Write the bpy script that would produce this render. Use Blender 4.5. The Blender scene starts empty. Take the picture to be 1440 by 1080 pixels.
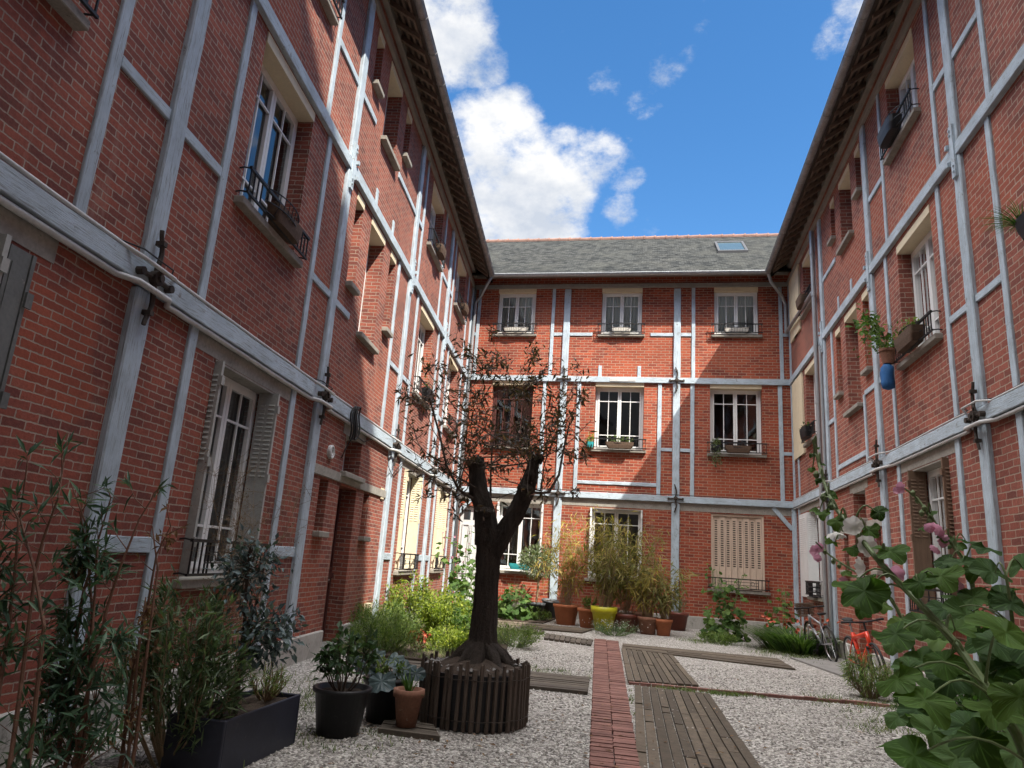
import bpy, bmesh, math, random
from mathutils import Vector, Matrix
random.seed(7)
S = bpy.context.scene
COL = S.collection
R = math.radians
# ------------------------------------------------------------------ camera
H = 1.5
FPX = 993.2
FW = Vector((-0.19476, 0.95047, 0.24221)); RT = Vector((0.98069, 0.18417, 0.06585)); UP = Vector((-0.01799, -0.25036, 0.96799))
O = Vector((0, 0, H))
cam = bpy.data.cameras.new('camera'); co = bpy.data.objects.new('camera', cam); COL.objects.link(co)
cam.sensor_width = 36; cam.lens = 36*FPX/1440; cam.clip_end = 2000; cam.clip_start = .02
m = Matrix.Identity(4)
for i in range(3):
    m[i][0] = RT[i]; m[i][1] = UP[i]; m[i][2] = -FW[i]; m[i][3] = O[i]
co.matrix_world = m
S.camera = co
def ray(px, py): return (FW*FPX + RT*(px-720) - UP*(py-540)).normalized()
def at(px, py, Y):
    d = ray(px, py); return O + d*(Y/d.y)
def gnd(px, py, z=0):
    d = ray(px, py); return O + d*((z-H)/d.z)
# ------------------------------------------------------------------ helpers
def tag(o, label=None, cat=None, group=None, kind=None):
    if label: o['label'] = label
    if cat: o['category'] = cat
    if group: o['group'] = group
    if kind: o['kind'] = kind
    return o
def thing(name, label, cat, loc=(0, 0, 0), rz=0, group=None):
    o = bpy.data.objects.new(name, None); COL.objects.link(o); o.location = loc; o.rotation_euler = (0, 0, rz)
    o.empty_display_size = .1
    return tag(o, label, cat, group)
class MB:
    def __init__(s, fn=None): s.v = []; s.f = []; s.vein = {}; s.fn = fn or (lambda p: p)
    def av(s, p): s.v.append(tuple(s.fn(p))); return len(s.v)-1
    def quad(s, *ps): s.f.append([s.av(p) for p in ps])
    def box(s, a, b):
        x0, y0, z0 = a; x1, y1, z1 = b
        i = [s.av(p) for p in ((x0,y0,z0),(x1,y0,z0),(x1,y1,z0),(x0,y1,z0),(x0,y0,z1),(x1,y0,z1),(x1,y1,z1),(x0,y1,z1))]
        for q in ((0,3,2,1),(4,5,6,7),(0,1,5,4),(1,2,6,5),(2,3,7,6),(3,0,4,7)): s.f.append([i[k] for k in q])
    def plank(s, axis, a, b, n=8, j=.004):
        """box whose long edges waver a little, like sawn timber"""
        x0, y0, z0 = a; x1, y1, z1 = b
        rings = []
        for k in range(n+1):
            t = k/n; e = [random.uniform(-j, j) for _ in range(4)]
            if axis == 'z':
                z = z0+(z1-z0)*t
                c = [(x0+e[0],y0,z),(x1+e[1],y0,z),(x1+e[1],y1+e[2]*.5,z),(x0+e[0],y1+e[2]*.5,z)]
            else:
                x = x0+(x1-x0)*t
                c = [(x,y0,z0+e[0]),(x,y0,z1+e[1]),(x,y1+e[2]*.5,z1+e[1]),(x,y1+e[2]*.5,z0+e[0])]
            rings.append([s.av(p) for p in c])
        for r0, r1 in zip(rings, rings[1:]):
            for k in range(4): s.f.append([r0[k], r0[(k+1) % 4], r1[(k+1) % 4], r1[k]])
        s.f.append(rings[0][::-1]); s.f.append(rings[-1])
    def tube(s, pts, r, n=8, cap=True):
        pts = [Vector(p) for p in pts]; rr = r if isinstance(r, (list, tuple)) else [r]*len(pts)
        rings = []; ref = None
        for i, p in enumerate(pts):
            d = (pts[min(i+1, len(pts)-1)]-pts[max(i-1, 0)])
            d = d.normalized() if d.length > 1e-9 else Vector((0, 0, 1))
            if ref is None: ref = d.orthogonal().normalized()
            ref = (ref - d*ref.dot(d)); ref = ref.normalized() if ref.length > 1e-6 else d.orthogonal().normalized()
            b = d.cross(ref)
            rings.append([s.av(p+(ref*math.cos(2*math.pi*k/n)+b*math.sin(2*math.pi*k/n))*rr[i]) for k in range(n)])
        for r0, r1 in zip(rings, rings[1:]):
            for k in range(n): s.f.append([r0[k], r0[(k+1) % n], r1[(k+1) % n], r1[k]])
        if cap and n > 2: s.f.append(rings[0][::-1]); s.f.append(rings[-1])
    def lathe(s, prof, c=(0, 0, 0), n=28, jit=0):
        rings = []
        for r, z in prof:
            rings.append([s.av((c[0]+r*math.cos(2*math.pi*k/n)*(1+random.uniform(-jit, jit)), c[1]+r*math.sin(2*math.pi*k/n)*(1+random.uniform(-jit, jit)), c[2]+z)) for k in range(n)])
        for r0, r1 in zip(rings, rings[1:]):
            for k in range(n): s.f.append([r0[k], r0[(k+1) % n], r1[(k+1) % n], r1[k]])
        s.f.append(rings[0][::-1]); s.f.append(rings[-1])
    def prism(s, poly, f0, f1):
        a = [s.av(f0(p)) for p in poly]; b = [s.av(f1(p)) for p in poly]; n = len(poly)
        s.f.append(a[::-1]); s.f.append(b)
        for k in range(n): s.f.append([a[k], a[(k+1) % n], b[(k+1) % n], b[k]])
    def leaf(s, base, d, nrm, L, W, droop=.25, fold=.15):
        d = d.normalized(); side = d.cross(nrm); side = side.normalized() if side.length > 1e-6 else d.orthogonal().normalized()
        n2 = side.cross(d)
        b = Vector(base); mid = b+d*L*.45+n2*(-droop*L*.15); tip = b+d*L-n2*droop*L*.6
        a0 = s.av(b); a1 = s.av(mid+side*W*.5+n2*fold*W); a2 = s.av(tip); a3 = s.av(mid-side*W*.5+n2*fold*W); c = s.av(mid)
        s.f += [[a0, a1, c], [a1, a2, c], [a2, a3, c], [a3, a0, c]]
    def lobed(s, c, nrm, up, r, lobes=5, depth=.16, cup=.2, n=30, jit=.06, rings=2):
        nrm = nrm.normalized(); u = (up-nrm*up.dot(nrm)); u = u.normalized() if u.length > 1e-5 else nrm.orthogonal().normalized(); w = nrm.cross(u)
        ph = random.uniform(-.1, .1); c = Vector(c); tw = [random.uniform(-.13, .13) for _ in range(4)]
        ci = s.av(c+u*.2*r); prev = None; edge = [random.uniform(-jit, jit) for _ in range(n)]
        for q in range(1, rings+1):
            f = q/rings; ring = []
            for k in range(n):
                a = 2*math.pi*k/n; lob = abs(math.cos(lobes*(a+ph)/2))
                rad = r*(1-depth*f+depth*f*lob**.7)*(1-.45*max(0, math.cos(a-math.pi))**14)*(1+edge[k]*f*f)
                h = cup*r*f*f*.5*math.cos(2*a)+cup*.5*r*f*(1-lob**2)-.14*r*f*f+r*f*f*(tw[0]*math.cos(a)+tw[1]*math.sin(a)+tw[2]*math.cos(3*a)+tw[3]*math.sin(3*a))
                if rings > 2: h += random.uniform(-.012, .012)*r+(.018*r*math.cos(a*lobes*2) if q == rings else 0)
                ring.append(s.av(c+u*(rad*f*math.cos(a)+.2*r)+w*rad*f*math.sin(a)+nrm*h))
                if rings > 2:
                    per = n//lobes; off = min(k % per, per-k % per)
                    if off == 0: s.vein[ring[-1]] = 1.-.4*f
                    elif f > .3 and (off-int(f*per*.42)) == 0: s.vein[ring[-1]] = .4
            for k in range(n):
                if prev: s.f.append([prev[k], ring[k], ring[(k+1) % n], prev[(k+1) % n]])
                else: s.f.append([ci, ring[k], ring[(k+1) % n]])
            prev = ring
    def blade(s, base, d0, L, W, bend=1., seg=5):
        d = d0.normalized(); side = d.cross(Vector((0, 0, 1))); side = side.normalized() if side.length > 1e-4 else Vector((1, 0, 0))
        p = Vector(base); prev = None
        hor = Vector((d.x, d.y, 0))
        for k in range(seg+1):
            w = W*(1-(k/seg)**2)*.5+.0005
            cur = (s.av(p-side*w), s.av(p+side*w))
            if prev: s.f.append([prev[0], prev[1], cur[1], cur[0]])
            prev = cur
            d = (d+Vector((hor.x*.2, hor.y*.2, -.45))*bend/seg*1.6).normalized()
            p = p+d*L/seg
    def build(s, name, mat, parent=None, smooth=False, bevel=0, off=None, fix=False):
        me = bpy.data.meshes.new(name)
        vs = s.v if off is None else [(a-off[0], b-off[1], c-off[2]) for a, b, c in s.v]
        me.from_pydata(vs, [], s.f); me.update()
        if fix or bevel:
            bm = bmesh.new(); bm.from_mesh(me); bmesh.ops.recalc_face_normals(bm, faces=bm.faces[:]); bm.to_mesh(me); bm.free()
        if smooth: me.polygons.foreach_set('use_smooth', [True]*len(me.polygons))
        me.materials.append(mat)
        if s.vein:
            at_ = me.attributes.new('vein', 'FLOAT', 'POINT'); at_.data.foreach_set('value', [s.vein.get(i, 0.) for i in range(len(s.v))])
        o = bpy.data.objects.new(name, me); COL.objects.link(o)
        if parent: o.parent = parent
        if bevel:
            md = o.modifiers.new('bevel', 'BEVEL'); md.width = bevel; md.segments = 1; md.limit_method = 'ANGLE'
        return o
# ------------------------------------------------------------------ materials
def newmat(name):
    m = bpy.data.materials.new(name); m.use_nodes = True
    nt = m.node_tree; return m, nt, nt.nodes['Principled BSDF']
def N(nt, t, **kw):
    n = nt.nodes.new(t)
    for k, v in kw.items():
        if k.startswith('i_'):
            key = k[2:].replace('_', ' ')
            n.inputs[int(key) if key.isdigit() else key].default_value = v
        else: setattr(n, k, v)
    return n
def ramp(nt, src, stops):
    r = N(nt, 'ShaderNodeValToRGB'); e = r.color_ramp.elements
    while len(e) < len(stops): e.new(.5)
    for k, (p, c) in enumerate(stops):
        e[k].position = p; e[k].color = (*c, 1) if len(c) == 3 else c
    nt.links.new(src, r.inputs[0]); return r.outputs[0]
def mixc(nt, f, a, b, mode='MIX'):
    n = N(nt, 'ShaderNodeMix', data_type='RGBA', blend_type=mode)
    for sock, v in ((0, f), (6, a), (7, b)):
        if hasattr(v, 'links') or isinstance(v, bpy.types.NodeSocket): nt.links.new(v, n.inputs[sock])
        else: n.inputs[sock].default_value = v if sock == 0 else (*v, 1)
    return n.outputs[2]
def mapping(nt, scale=(1, 1, 1), src='Object'):
    t = N(nt, 'ShaderNodeTexCoord'); mp = N(nt, 'ShaderNodeMapping'); mp.inputs['Scale'].default_value = scale
    nt.links.new(t.outputs[src], mp.inputs[0]); return mp.outputs[0]
def noise(nt, vec, scale, detail=4, rough=.6):
    n = N(nt, 'ShaderNodeTexNoise', i_Scale=scale, i_Detail=detail, i_Roughness=rough); nt.links.new(vec, n.inputs['Vector']); return n.outputs['Fac']
def bump(nt, bs, h, strength=.3, dist=.01):
    b = N(nt, 'ShaderNodeBump', i_Strength=strength, i_Distance=dist); nt.links.new(h, b.inputs['Height']); nt.links.new(b.outputs[0], bs.inputs['Normal'])
def surf(name, c, rough=.8, var=.25, scale=6, stretch=(1, 1, 1), bmp=.15, metal=0, spec=.4, dark=None, dist=.005, isl=0):
    """one colour broken up by two sizes of noise; optional darker flecks"""
    m, nt, bs = newmat(name); v = mapping(nt, stretch)
    n1 = noise(nt, v, scale); n2 = noise(nt, v, scale*7, 3)
    lo = tuple(x*(1-var) for x in c); hi = tuple(min(1, x*(1+var*.8)) for x in c)
    col = ramp(nt, n1, [(.3, lo), (.7, hi)])
    col = mixc(nt, .35, col, ramp(nt, n2, [(.35, tuple(x*(1-var) for x in c)), (.65, tuple(min(1, x*(1+var)) for x in c))]))
    if dark:
        n3 = noise(nt, v, scale*2.3, 6, .75)
        f = ramp(nt, n3, [(.6, (0, 0, 0)), (.68, (1, 1, 1))]); col = mixc(nt, f, col, dark)
    if isl:
        g = N(nt, 'ShaderNodeNewGeometry'); hv = N(nt, 'ShaderNodeHueSaturation')
        mr = N(nt, 'ShaderNodeMapRange', i_3=1-isl, i_4=1+isl); nt.links.new(g.outputs['Random Per Island'], mr.inputs[0]); nt.links.new(mr.outputs[0], hv.inputs['Value']); nt.links.new(col, hv.inputs['Color']); col = hv.outputs[0]
    nt.links.new(col, bs.inputs['Base Color']); bs.inputs['Roughness'].default_value = rough; bs.inputs['Metallic'].default_value = metal
    bs.inputs['Specular IOR Level'].default_value = spec
    if bmp: bump(nt, bs, n2, bmp, dist)
    return m
def brickmat(name, row=.064, width=.205, c1=(.30, .092, .064), c2=(.185, .064, .052), mortar=(.34, .275, .225), ms=.006, stain=.7, seed=0):
    m, nt, bs = newmat(name)
    t = N(nt, 'ShaderNodeTexCoord'); sp = N(nt, 'ShaderNodeSeparateXYZ'); nt.links.new(t.outputs['Object'], sp.inputs[0])
    ad = N(nt, 'ShaderNodeMath', operation='ADD'); nt.links.new(sp.outputs[0], ad.inputs[0]); nt.links.new(sp.outputs[1], ad.inputs[1])
    cb = N(nt, 'ShaderNodeCombineXYZ'); nt.links.new(ad.outputs[0], cb.inputs[0]); nt.links.new(sp.outputs[2], cb.inputs[1]); cb.inputs[2].default_value = seed
    # hand-laid wobble
    nw = N(nt, 'ShaderNodeTexNoise', i_Scale=3.5, i_Detail=2); nt.links.new(cb.outputs[0], nw.inputs['Vector'])
    sc = N(nt, 'ShaderNodeVectorMath', operation='SCALE'); sc.inputs['Scale'].default_value = .022
    sb = N(nt, 'ShaderNodeVectorMath', operation='SUBTRACT'); sb.inputs[1].default_value = (.5, .5, .5)
    nt.links.new(nw.outputs['Color'], sb.inputs[0]); nt.links.new(sb.outputs[0], sc.inputs[0])
    va = N(nt, 'ShaderNodeVectorMath', operation='ADD'); nt.links.new(cb.outputs[0], va.inputs[0]); nt.links.new(sc.outputs[0], va.inputs[1])
    # chipped arrises
    nw2 = N(nt, 'ShaderNodeTexNoise', i_Scale=38, i_Detail=3); nt.links.new(cb.outputs[0], nw2.inputs['Vector'])
    sb2 = N(nt, 'ShaderNodeVectorMath', operation='SUBTRACT'); sb2.inputs[1].default_value = (.5, .5, .5); nt.links.new(nw2.outputs['Color'], sb2.inputs[0])
    sc2 = N(nt, 'ShaderNodeVectorMath', operation='SCALE'); sc2.inputs['Scale'].default_value = .014; nt.links.new(sb2.outputs[0], sc2.inputs[0])
    va2 = N(nt, 'ShaderNodeVectorMath', operation='ADD'); nt.links.new(va.outputs[0], va2.inputs[0]); nt.links.new(sc2.outputs[0], va2.inputs[1]); va = va2
    b = N(nt, 'ShaderNodeTexBrick', offset=.5, squash=1, squash_frequency=2)
    b.inputs['Scale'].default_value = 1; b.inputs['Mortar Size'].default_value = ms; b.inputs['Mortar Smooth'].default_value = .25
    b.inputs['Bias'].default_value = -.1; b.inputs['Brick Width'].default_value = width; b.inputs['Row Height'].default_value = row
    b.inputs['Color1'].default_value = (0, 0, 0, 1); b.inputs['Color2'].default_value = (1, 1, 1, 1); b.inputs['Mortar'].default_value = (.5, .5, .5, 1)
    nt.links.new(va.outputs[0], b.inputs['Vector'])
    mid = tuple((x+y)/2*1.05 for x, y in zip(c1, c2))
    bc = ramp(nt, b.outputs['Color'], [(0, c2), (.28, mid), (.7, c1), (.93, (c1[0]*1.1, c1[1]*1.2, c1[2]*1.2)), (1, (c1[0]*1.3, c1[1]*2.0, c1[2]*2.3))])
    n1 = noise(nt, cb.outputs[0], 34, 4, .7)
    bc = mixc(nt, .5, bc, ramp(nt, n1, [(.3, (.45, .42, .42)), (.7, (1.25, 1.15, 1.1))]), 'MULTIPLY')
    n2 = noise(nt, cb.outputs[0], .9, 5, .65)
    bc = mixc(nt, stain, bc, ramp(nt, n2, [(.32, (.62, .60, .62)), (.6, (1.12, 1.05, 1.0))]), 'MULTIPLY')
    # vertical runs of dirt and pale salts
    mps = N(nt, 'ShaderNodeMapping'); mps.inputs['Scale'].default_value = (1, .12, 1); nt.links.new(cb.outputs[0], mps.inputs[0])
    n5 = noise(nt, mps.outputs[0], 5.5, 6, .65)
    bc = mixc(nt, ramp(nt, n5, [(.56, (0, 0, 0)), (.74, (.55, .55, .55))]), bc, (.085, .05, .04))
    n6 = noise(nt, mps.outputs[0], 3.1, 7, .7)
    bc = mixc(nt, ramp(nt, n6, [(.60, (0, 0, 0)), (.78, (.4, .4, .4))]), bc, (.46, .36, .29))
    # larger patches of relaid, redder brick
    n7 = noise(nt, cb.outputs[0], .55, 2, .4)
    bc = mixc(nt, ramp(nt, n7, [(.60, (0, 0, 0)), (.63, (.4, .4, .4))]), bc, (.36, .085, .04))
    mo = mixc(nt, .6, mortar, ramp(nt, n2, [(.3, (.55, .52, .5)), (.65, (1.1, 1.05, 1))]), 'MULTIPLY')
    # lime bloom / soot flecks with their own outline
    n4 = noise(nt, cb.outputs[0], 2.6, 8, .75)
    bc = mixc(nt, ramp(nt, n4, [(.60, (0, 0, 0)), (.80, (.45, .45, .45))]), bc, (.42, .30, .24))
    col = mixc(nt, b.outputs['Fac'], bc, mo)
    nt.links.new(col, bs.inputs['Base Color']); bs.inputs['Roughness'].default_value = .88; bs.inputs['Specular IOR Level'].default_value = .25
    inv = N(nt, 'ShaderNodeMath', operation='MULTIPLY_ADD'); nt.links.new(b.outputs['Fac'], inv.inputs[0]); inv.inputs[1].default_value = -1.; nt.links.new(n1, inv.inputs[2])
    bump(nt, bs, inv.outputs[0], .55, .008)
    return m
def foliage(name, c, c2=None, rough=.5, trans=.35, tint=(1.3, 1.5, .6), vein=False):
    m, nt, bs = newmat(name)
    g = N(nt, 'ShaderNodeNewGeometry')
    c2 = c2 or tuple(x*1.9 for x in c)
    lo = tuple(x*.55 for x in c)
    col = ramp(nt, g.outputs['Random Per Island'], [(0, lo), (.45, c), (1, c2)])
    n1 = noise(nt, mapping(nt), 25, 3)
    col = mixc(nt, .4, col, ramp(nt, n1, [(.3, (.7, .7, .7)), (.7, (1.2, 1.2, 1.1))]), 'MULTIPLY')
    if vein:
        at_ = N(nt, 'ShaderNodeAttribute', attribute_name='vein'); col = mixc(nt, at_.outputs['Fac'], col, tuple(min(1, x*2.2+.02) for x in c))
        bump(nt, bs, at_.outputs['Fac'], .6, .004)
    nt.links.new(col, bs.inputs['Base Color']); bs.inputs['Roughness'].default_value = rough; bs.inputs['Specular IOR Level'].default_value = .22
    tr = N(nt, 'ShaderNodeBsdfTranslucent'); nt.links.new(mixc(nt, 1., col, tint, 'MULTIPLY'), tr.inputs[0])
    mx = N(nt, 'ShaderNodeMixShader'); mx.inputs[0].default_value = trans
    nt.links.new(bs.outputs[0], mx.inputs[1]); nt.links.new(tr.outputs[0], mx.inputs[2]); nt.links.new(mx.outputs[0], nt.nodes['Material Output'].inputs[0])
    return m
M = {}
M['brick'] = brickmat('brick_courtyard', seed=0)
M['brick_right'] = brickmat('brick_right_wing', seed=3, c1=(.31, .104, .075), c2=(.20, .072, .057), row=.084, width=.235, ms=.0072, mortar=(.37, .285, .225))
M['brick_back'] = brickmat('brick_back_wing', row=.084, width=.25, ms=.0085, seed=5, c1=(.36, .083, .044), c2=(.22, .054, .036), mortar=(.36, .255, .185))
PAINT = (.44, .52, .585)
def timbermat(name, st, c=PAINT):
    m, nt, bs = newmat(name); v = mapping(nt, st)
    n1 = noise(nt, v, 14, 6, .7); n2 = noise(nt, mapping(nt), 3, 4)
    col = ramp(nt, n2, [(.3, tuple(x*.8 for x in c)), (.7, tuple(x*1.12 for x in c))])
    f = ramp(nt, n1, [(.53, (0, 0, 0)), (.64, (.85, .85, .85))])
    col = mixc(nt, f, col, (.21, .215, .21))
    n3 = noise(nt, mapping(nt), 7, 8, .8)
    col = mixc(nt, ramp(nt, n3, [(.60, (0, 0, 0)), (.66, (.8, .8, .8))]), col, (.17, .15, .125))
    nt.links.new(col, bs.inputs['Base Color']); bs.inputs['Roughness'].default_value = .7; bs.inputs['Specular IOR Level'].default_value = .3
    bump(nt, bs, n1, .8, .012); return m
M['post'] = timbermat('painted_post_timber', (7, 7, .35))
M['beam'] = timbermat('painted_beam_timber', (.35, 7, 7))
M['plate'] = timbermat('weathered_plate_timber', (.35, 7, 7), (.30, .29, .26))
M['concrete'] = surf('weathered_concrete', (.30, .28, .245), .9, .3, 4, dark=(.16, .15, .13), bmp=.3)
M['plinth'] = surf('rendered_plinth', (.36, .34, .31), .92, .25, 3, dark=(.2, .19, .17), bmp=.3)
M['sill'] = surf('stone_sill', (.27, .25, .215), .85, .3, 6, dark=(.12, .115, .10), bmp=.25)
M['closedshutter'] = surf('pinkish_cream_shutter', (.62, .48, .375), .6, .14, 5, (1, 1, .3), bmp=.08, dark=(.40, .29, .22))
M['slotshade'] = surf('painted_slot_shade', (.045, .032, .026), .8, .2, 5, bmp=0)  # near-black colour paints the shade inside the shutter slots
M['cream'] = surf('cream_paint', (.66, .57, .40), .7, .1, 4, bmp=.05)
M['shutter'] = surf('cream_shutter_paint', (.66, .58, .42), .6, .12, 5, bmp=.05)
M['greyshutter'] = surf('grey_shutter_paint', (.36, .36, .34), .6, .2, 5, bmp=.08)
M['darkshutter'] = surf('dark_grey_shutter_paint', (.13, .135, .13), .65, .25, 5, bmp=.1, dark=(.25, .24, .22))
M['brownshutter'] = surf('brown_shutter_wood', (.16, .10, .065), .65, .3, 7, (6, 6, .5), bmp=.2)
M['white'] = surf('white_window_paint', (.72, .72, .71), .45, .06, 5, bmp=.03)
M['whitedoor'] = surf('white_door_paint', (.60, .61, .61), .55, .1, 5, bmp=.04)
M['doorwood'] = surf('dark_red_door_wood', (.07, .022, .018), .55, .3, 8, (6, 6, .5), bmp=.15)
M['iron'] = surf('black_iron', (.018, .018, .02), .5, .3, 12, metal=.3, bmp=.2)
M['rust'] = surf('rusty_dark_iron', (.055, .042, .034), .7, .4, 18, metal=.2, bmp=.3)
M['zinc'] = surf('zinc_pipe', (.36, .37, .38), .45, .25, 5, (4, 4, .6), metal=.55, bmp=.08)
M['conduit'] = surf('painted_conduit', (.50, .50, .49), .5, .2, 5, bmp=.08)
M['gutterm'] = surf('old_zinc_gutter', (.26, .25, .24), .6, .35, 6, metal=.3, bmp=.15)
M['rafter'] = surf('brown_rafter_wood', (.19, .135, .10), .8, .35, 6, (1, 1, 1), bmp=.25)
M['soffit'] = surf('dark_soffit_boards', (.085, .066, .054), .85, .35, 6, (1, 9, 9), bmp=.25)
M['terra_ridge'] = surf('terracotta_ridge_tile', (.185, .10, .075), .85, .4, 4, bmp=.2, isl=.2)
def slatemat():
    m, nt, bs = newmat('old_slate_roof')
    t = N(nt, 'ShaderNodeTexCoord'); sp = N(nt, 'ShaderNodeSeparateXYZ'); nt.links.new(t.outputs['Object'], sp.inputs[0])
    cb = N(nt, 'ShaderNodeCombineXYZ'); nt.links.new(sp.outputs[0], cb.inputs[0])
    ml = N(nt, 'ShaderNodeMath', operation='MULTIPLY', i_1=1.7); nt.links.new(sp.outputs[2], ml.inputs[0]); nt.links.new(ml.outputs[0], cb.inputs[1])
    b = N(nt, 'ShaderNodeTexBrick', offset=.5)
    for k, v in (('Scale', 1), ('Mortar Size', .008), ('Mortar Smooth', .1), ('Bias', 0), ('Brick Width', .17), ('Row Height', .10)): b.inputs[k].default_value = v
    b.inputs['Color1'].default_value = (.012, .014, .015, 1); b.inputs['Color2'].default_value = (.060, .062, .060, 1); b.inputs['Mortar'].default_value = (.02, .02, .02, 1)
    nt.links.new(cb.outputs[0], b.inputs['Vector'])
    n1 = noise(nt, cb.outputs[0], 1.3, 6, .7); n2 = noise(nt, cb.outputs[0], 16, 5, .7)
    col = mixc(nt, ramp(nt, n1, [(.45, (0, 0, 0)), (.7, (.7, .7, .7))]), b.outputs['Color'], (.062, .062, .056))
    col = mixc(nt, .55, col, ramp(nt, n2, [(.3, (.4, .4, .4)), (.7, (1.35, 1.35, 1.3))]), 'MULTIPLY')
    nt.links.new(col, bs.inputs['Base Color']); bs.inputs['Roughness'].default_value = .95; bs.inputs['Specular IOR Level'].default_value = .06
    inv = N(nt, 'ShaderNodeMath', operation='MULTIPLY_ADD', i_1=-1.); nt.links.new(b.outputs['Fac'], inv.inputs[0]); nt.links.new(n2, inv.inputs[2])
    bump(nt, bs, inv.outputs[0], .5, .012); return m
M['slate'] = slatemat()
def glassmat():
    m, nt, bs = newmat('window_glass'); nt.nodes.remove(bs)
    g = N(nt, 'ShaderNodeBsdfGlossy', i_Roughness=.015); t = N(nt, 'ShaderNodeBsdfTransparent'); t.inputs[0].default_value = (.75, .79, .78, 1)
    fr = N(nt, 'ShaderNodeFresnel', i_IOR=1.62); n = noise(nt, mapping(nt), 1.6, 2); b = N(nt, 'ShaderNodeBump', i_Strength=.06, i_Distance=.05); nt.links.new(n, b.inputs['Height']); nt.links.new(b.outputs[0], g.inputs['Normal'])
    ad = N(nt, 'ShaderNodeMath', operation='MULTIPLY_ADD', i_1=1.2, i_2=.055); nt.links.new(fr.outputs[0], ad.inputs[0])
    mx = N(nt, 'ShaderNodeMixShader'); nt.links.new(ad.outputs[0], mx.inputs[0]); nt.links.new(t.outputs[0], mx.inputs[1]); nt.links.new(g.outputs[0], mx.inputs[2])
    nt.links.new(mx.outputs[0], nt.nodes['Material Output'].inputs[0]); return m
M['glass'] = glassmat()
M['curtain'] = surf('sky_tinted_net_curtain', (.80, .83, .88), .9, .2, 3, (14, 1, .3), bmp=.3)  # net curtain; its bluish white also imitates sky reflected in the panes
M['redcurtain'] = surf('dark_red_curtain', (.12, .02, .03), .85, .3, 3, (14, 1, .3), bmp=.3)
M['greycurtain'] = surf('grey_net_curtain', (.12, .12, .125), .9, .3, 3, (14, 1, .3), bmp=.3)
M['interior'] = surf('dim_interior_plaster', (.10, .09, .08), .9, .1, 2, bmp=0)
M['terracotta'] = surf('terracotta_pot', (.40, .135, .06), .8, .2, 6, dark=(.30, .16, .10), bmp=.12)
M['paleterra'] = surf('pale_terracotta_pot', (.24, .115, .075), .88, .3, 6, dark=(.45, .32, .24), bmp=.12)
M['darkterra'] = surf('dark_glazed_pot', (.16, .045, .03), .4, .25, 6, bmp=.06)
M['yellow'] = surf('yellow_green_glazed_pot', (.50, .46, .02), .4, .15, 5, bmp=.04, dark=(.27, .24, .06))
M['blackpot'] = surf('black_plastic_pot', (.014, .014, .016), .5, .3, 8, bmp=.08, dark=(.05, .046, .042))
M['bluebox'] = surf('dark_blue_black_planter', (.022, .025, .04), .5, .25, 5, bmp=.06, dark=(.05, .05, .055))
M['greypot'] = surf('grey_plastic_pot', (.10, .11, .12), .5, .25, 8, bmp=.08)
M['soil'] = surf('dark_soil', (.06, .042, .03), .95, .5, 30, bmp=.6, dist=.02)
M['slatwood'] = surf('grey_brown_fence_slats', (.085, .064, .05), .85, .45, 8, (5, 5, .5), bmp=.5, isl=.5)
M['bark'] = surf('dark_bark', (.075, .058, .046), .92, .6, 12, (2.4, 2.4, .45), bmp=1., dist=.05, dark=(.025, .02, .016))
M['twig'] = surf('dark_twig', (.08, .058, .045), .9, .3, 20, bmp=.2)
M['cane'] = surf('brown_cane', (.16, .08, .05), .7, .3, 20, bmp=.2)
M['straw'] = surf('dry_straw_stem', (.24, .17, .10), .85, .3, 20, bmp=.1)
M['stem'] = surf('green_stem', (.14, .19, .075), .6, .25, 20, bmp=.1)
M['crownleaf'] = foliage('dark_narrow_tree_leaf', (.055, .046, .034), (.16, .085, .065), .5, .3)
M['bamboo'] = foliage('blue_green_oleander_leaf', (.05, .10, .06), (.11, .18, .11), .4, .3)
M['willow'] = foliage('grey_green_narrow_leaf', (.075, .12, .065), (.17, .22, .13), .45, .3)
M['bluish'] = foliage('bluish_broad_leaf', (.05, .075, .08), (.15, .20, .21), .35, .2)
M['camellia'] = foliage('deep_green_glossy_leaf', (.045, .085, .04), (.09, .145, .07), .35, .25)
M['lime'] = foliage('lime_green_leaf', (.15, .21, .035), (.33, .36, .06), .55, .4)
M['herb'] = foliage('mid_green_herb_leaf', (.10, .16, .045), (.22, .27, .09), .55, .4)
M['mallow'] = foliage('mallow_leaf', (.06, .12, .03), (.13, .20, .055), .7, .4)
M['bigleaf'] = foliage('big_mallow_leaf', (.044, .094, .016), (.082, .145, .027), .7, .4, vein=True)
M['darkmallow'] = foliage('dull_mallow_leaf', (.036, .078, .022), (.075, .13, .038), .7, .38, vein=True)
M['bambooyel'] = foliage('yellowing_bamboo_leaf', (.28, .24, .07), (.46, .33, .11), .6, .45)
M['bamboodim'] = foliage('olive_bamboo_leaf', (.17, .17, .055), (.32, .25, .10), .6, .4)
M['bay'] = foliage('bay_tree_leaf', (.10, .14, .07), (.26, .29, .18), .4, .3)
M['lily'] = foliage('daylily_blade', (.05, .10, .03), (.12, .18, .05), .5, .35)
M['grass'] = foliage('short_grass', (.07, .11, .03), (.16, .18, .06), .6, .35)
M['dryleaf'] = foliage('dry_brown_leaf', (.16, .085, .05), (.28, .17, .10), .7, .3)
M['petal_white'] = foliage('white_petal', (.80, .77, .74), (.84, .80, .78), .6, .45, (1, 1, 1))
M['petal_pink'] = foliage('pink_petal', (.66, .34, .46), (.80, .52, .62), .6, .4, (1, .85, .92))
M['petal_red'] = surf('orange_red_petal', (.45, .10, .05), .6, .2, 10, bmp=0)
M['orange'] = surf('orange_red_bike_paint', (.72, .05, .018), .3, .05, 4, bmp=0, spec=.6)
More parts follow.
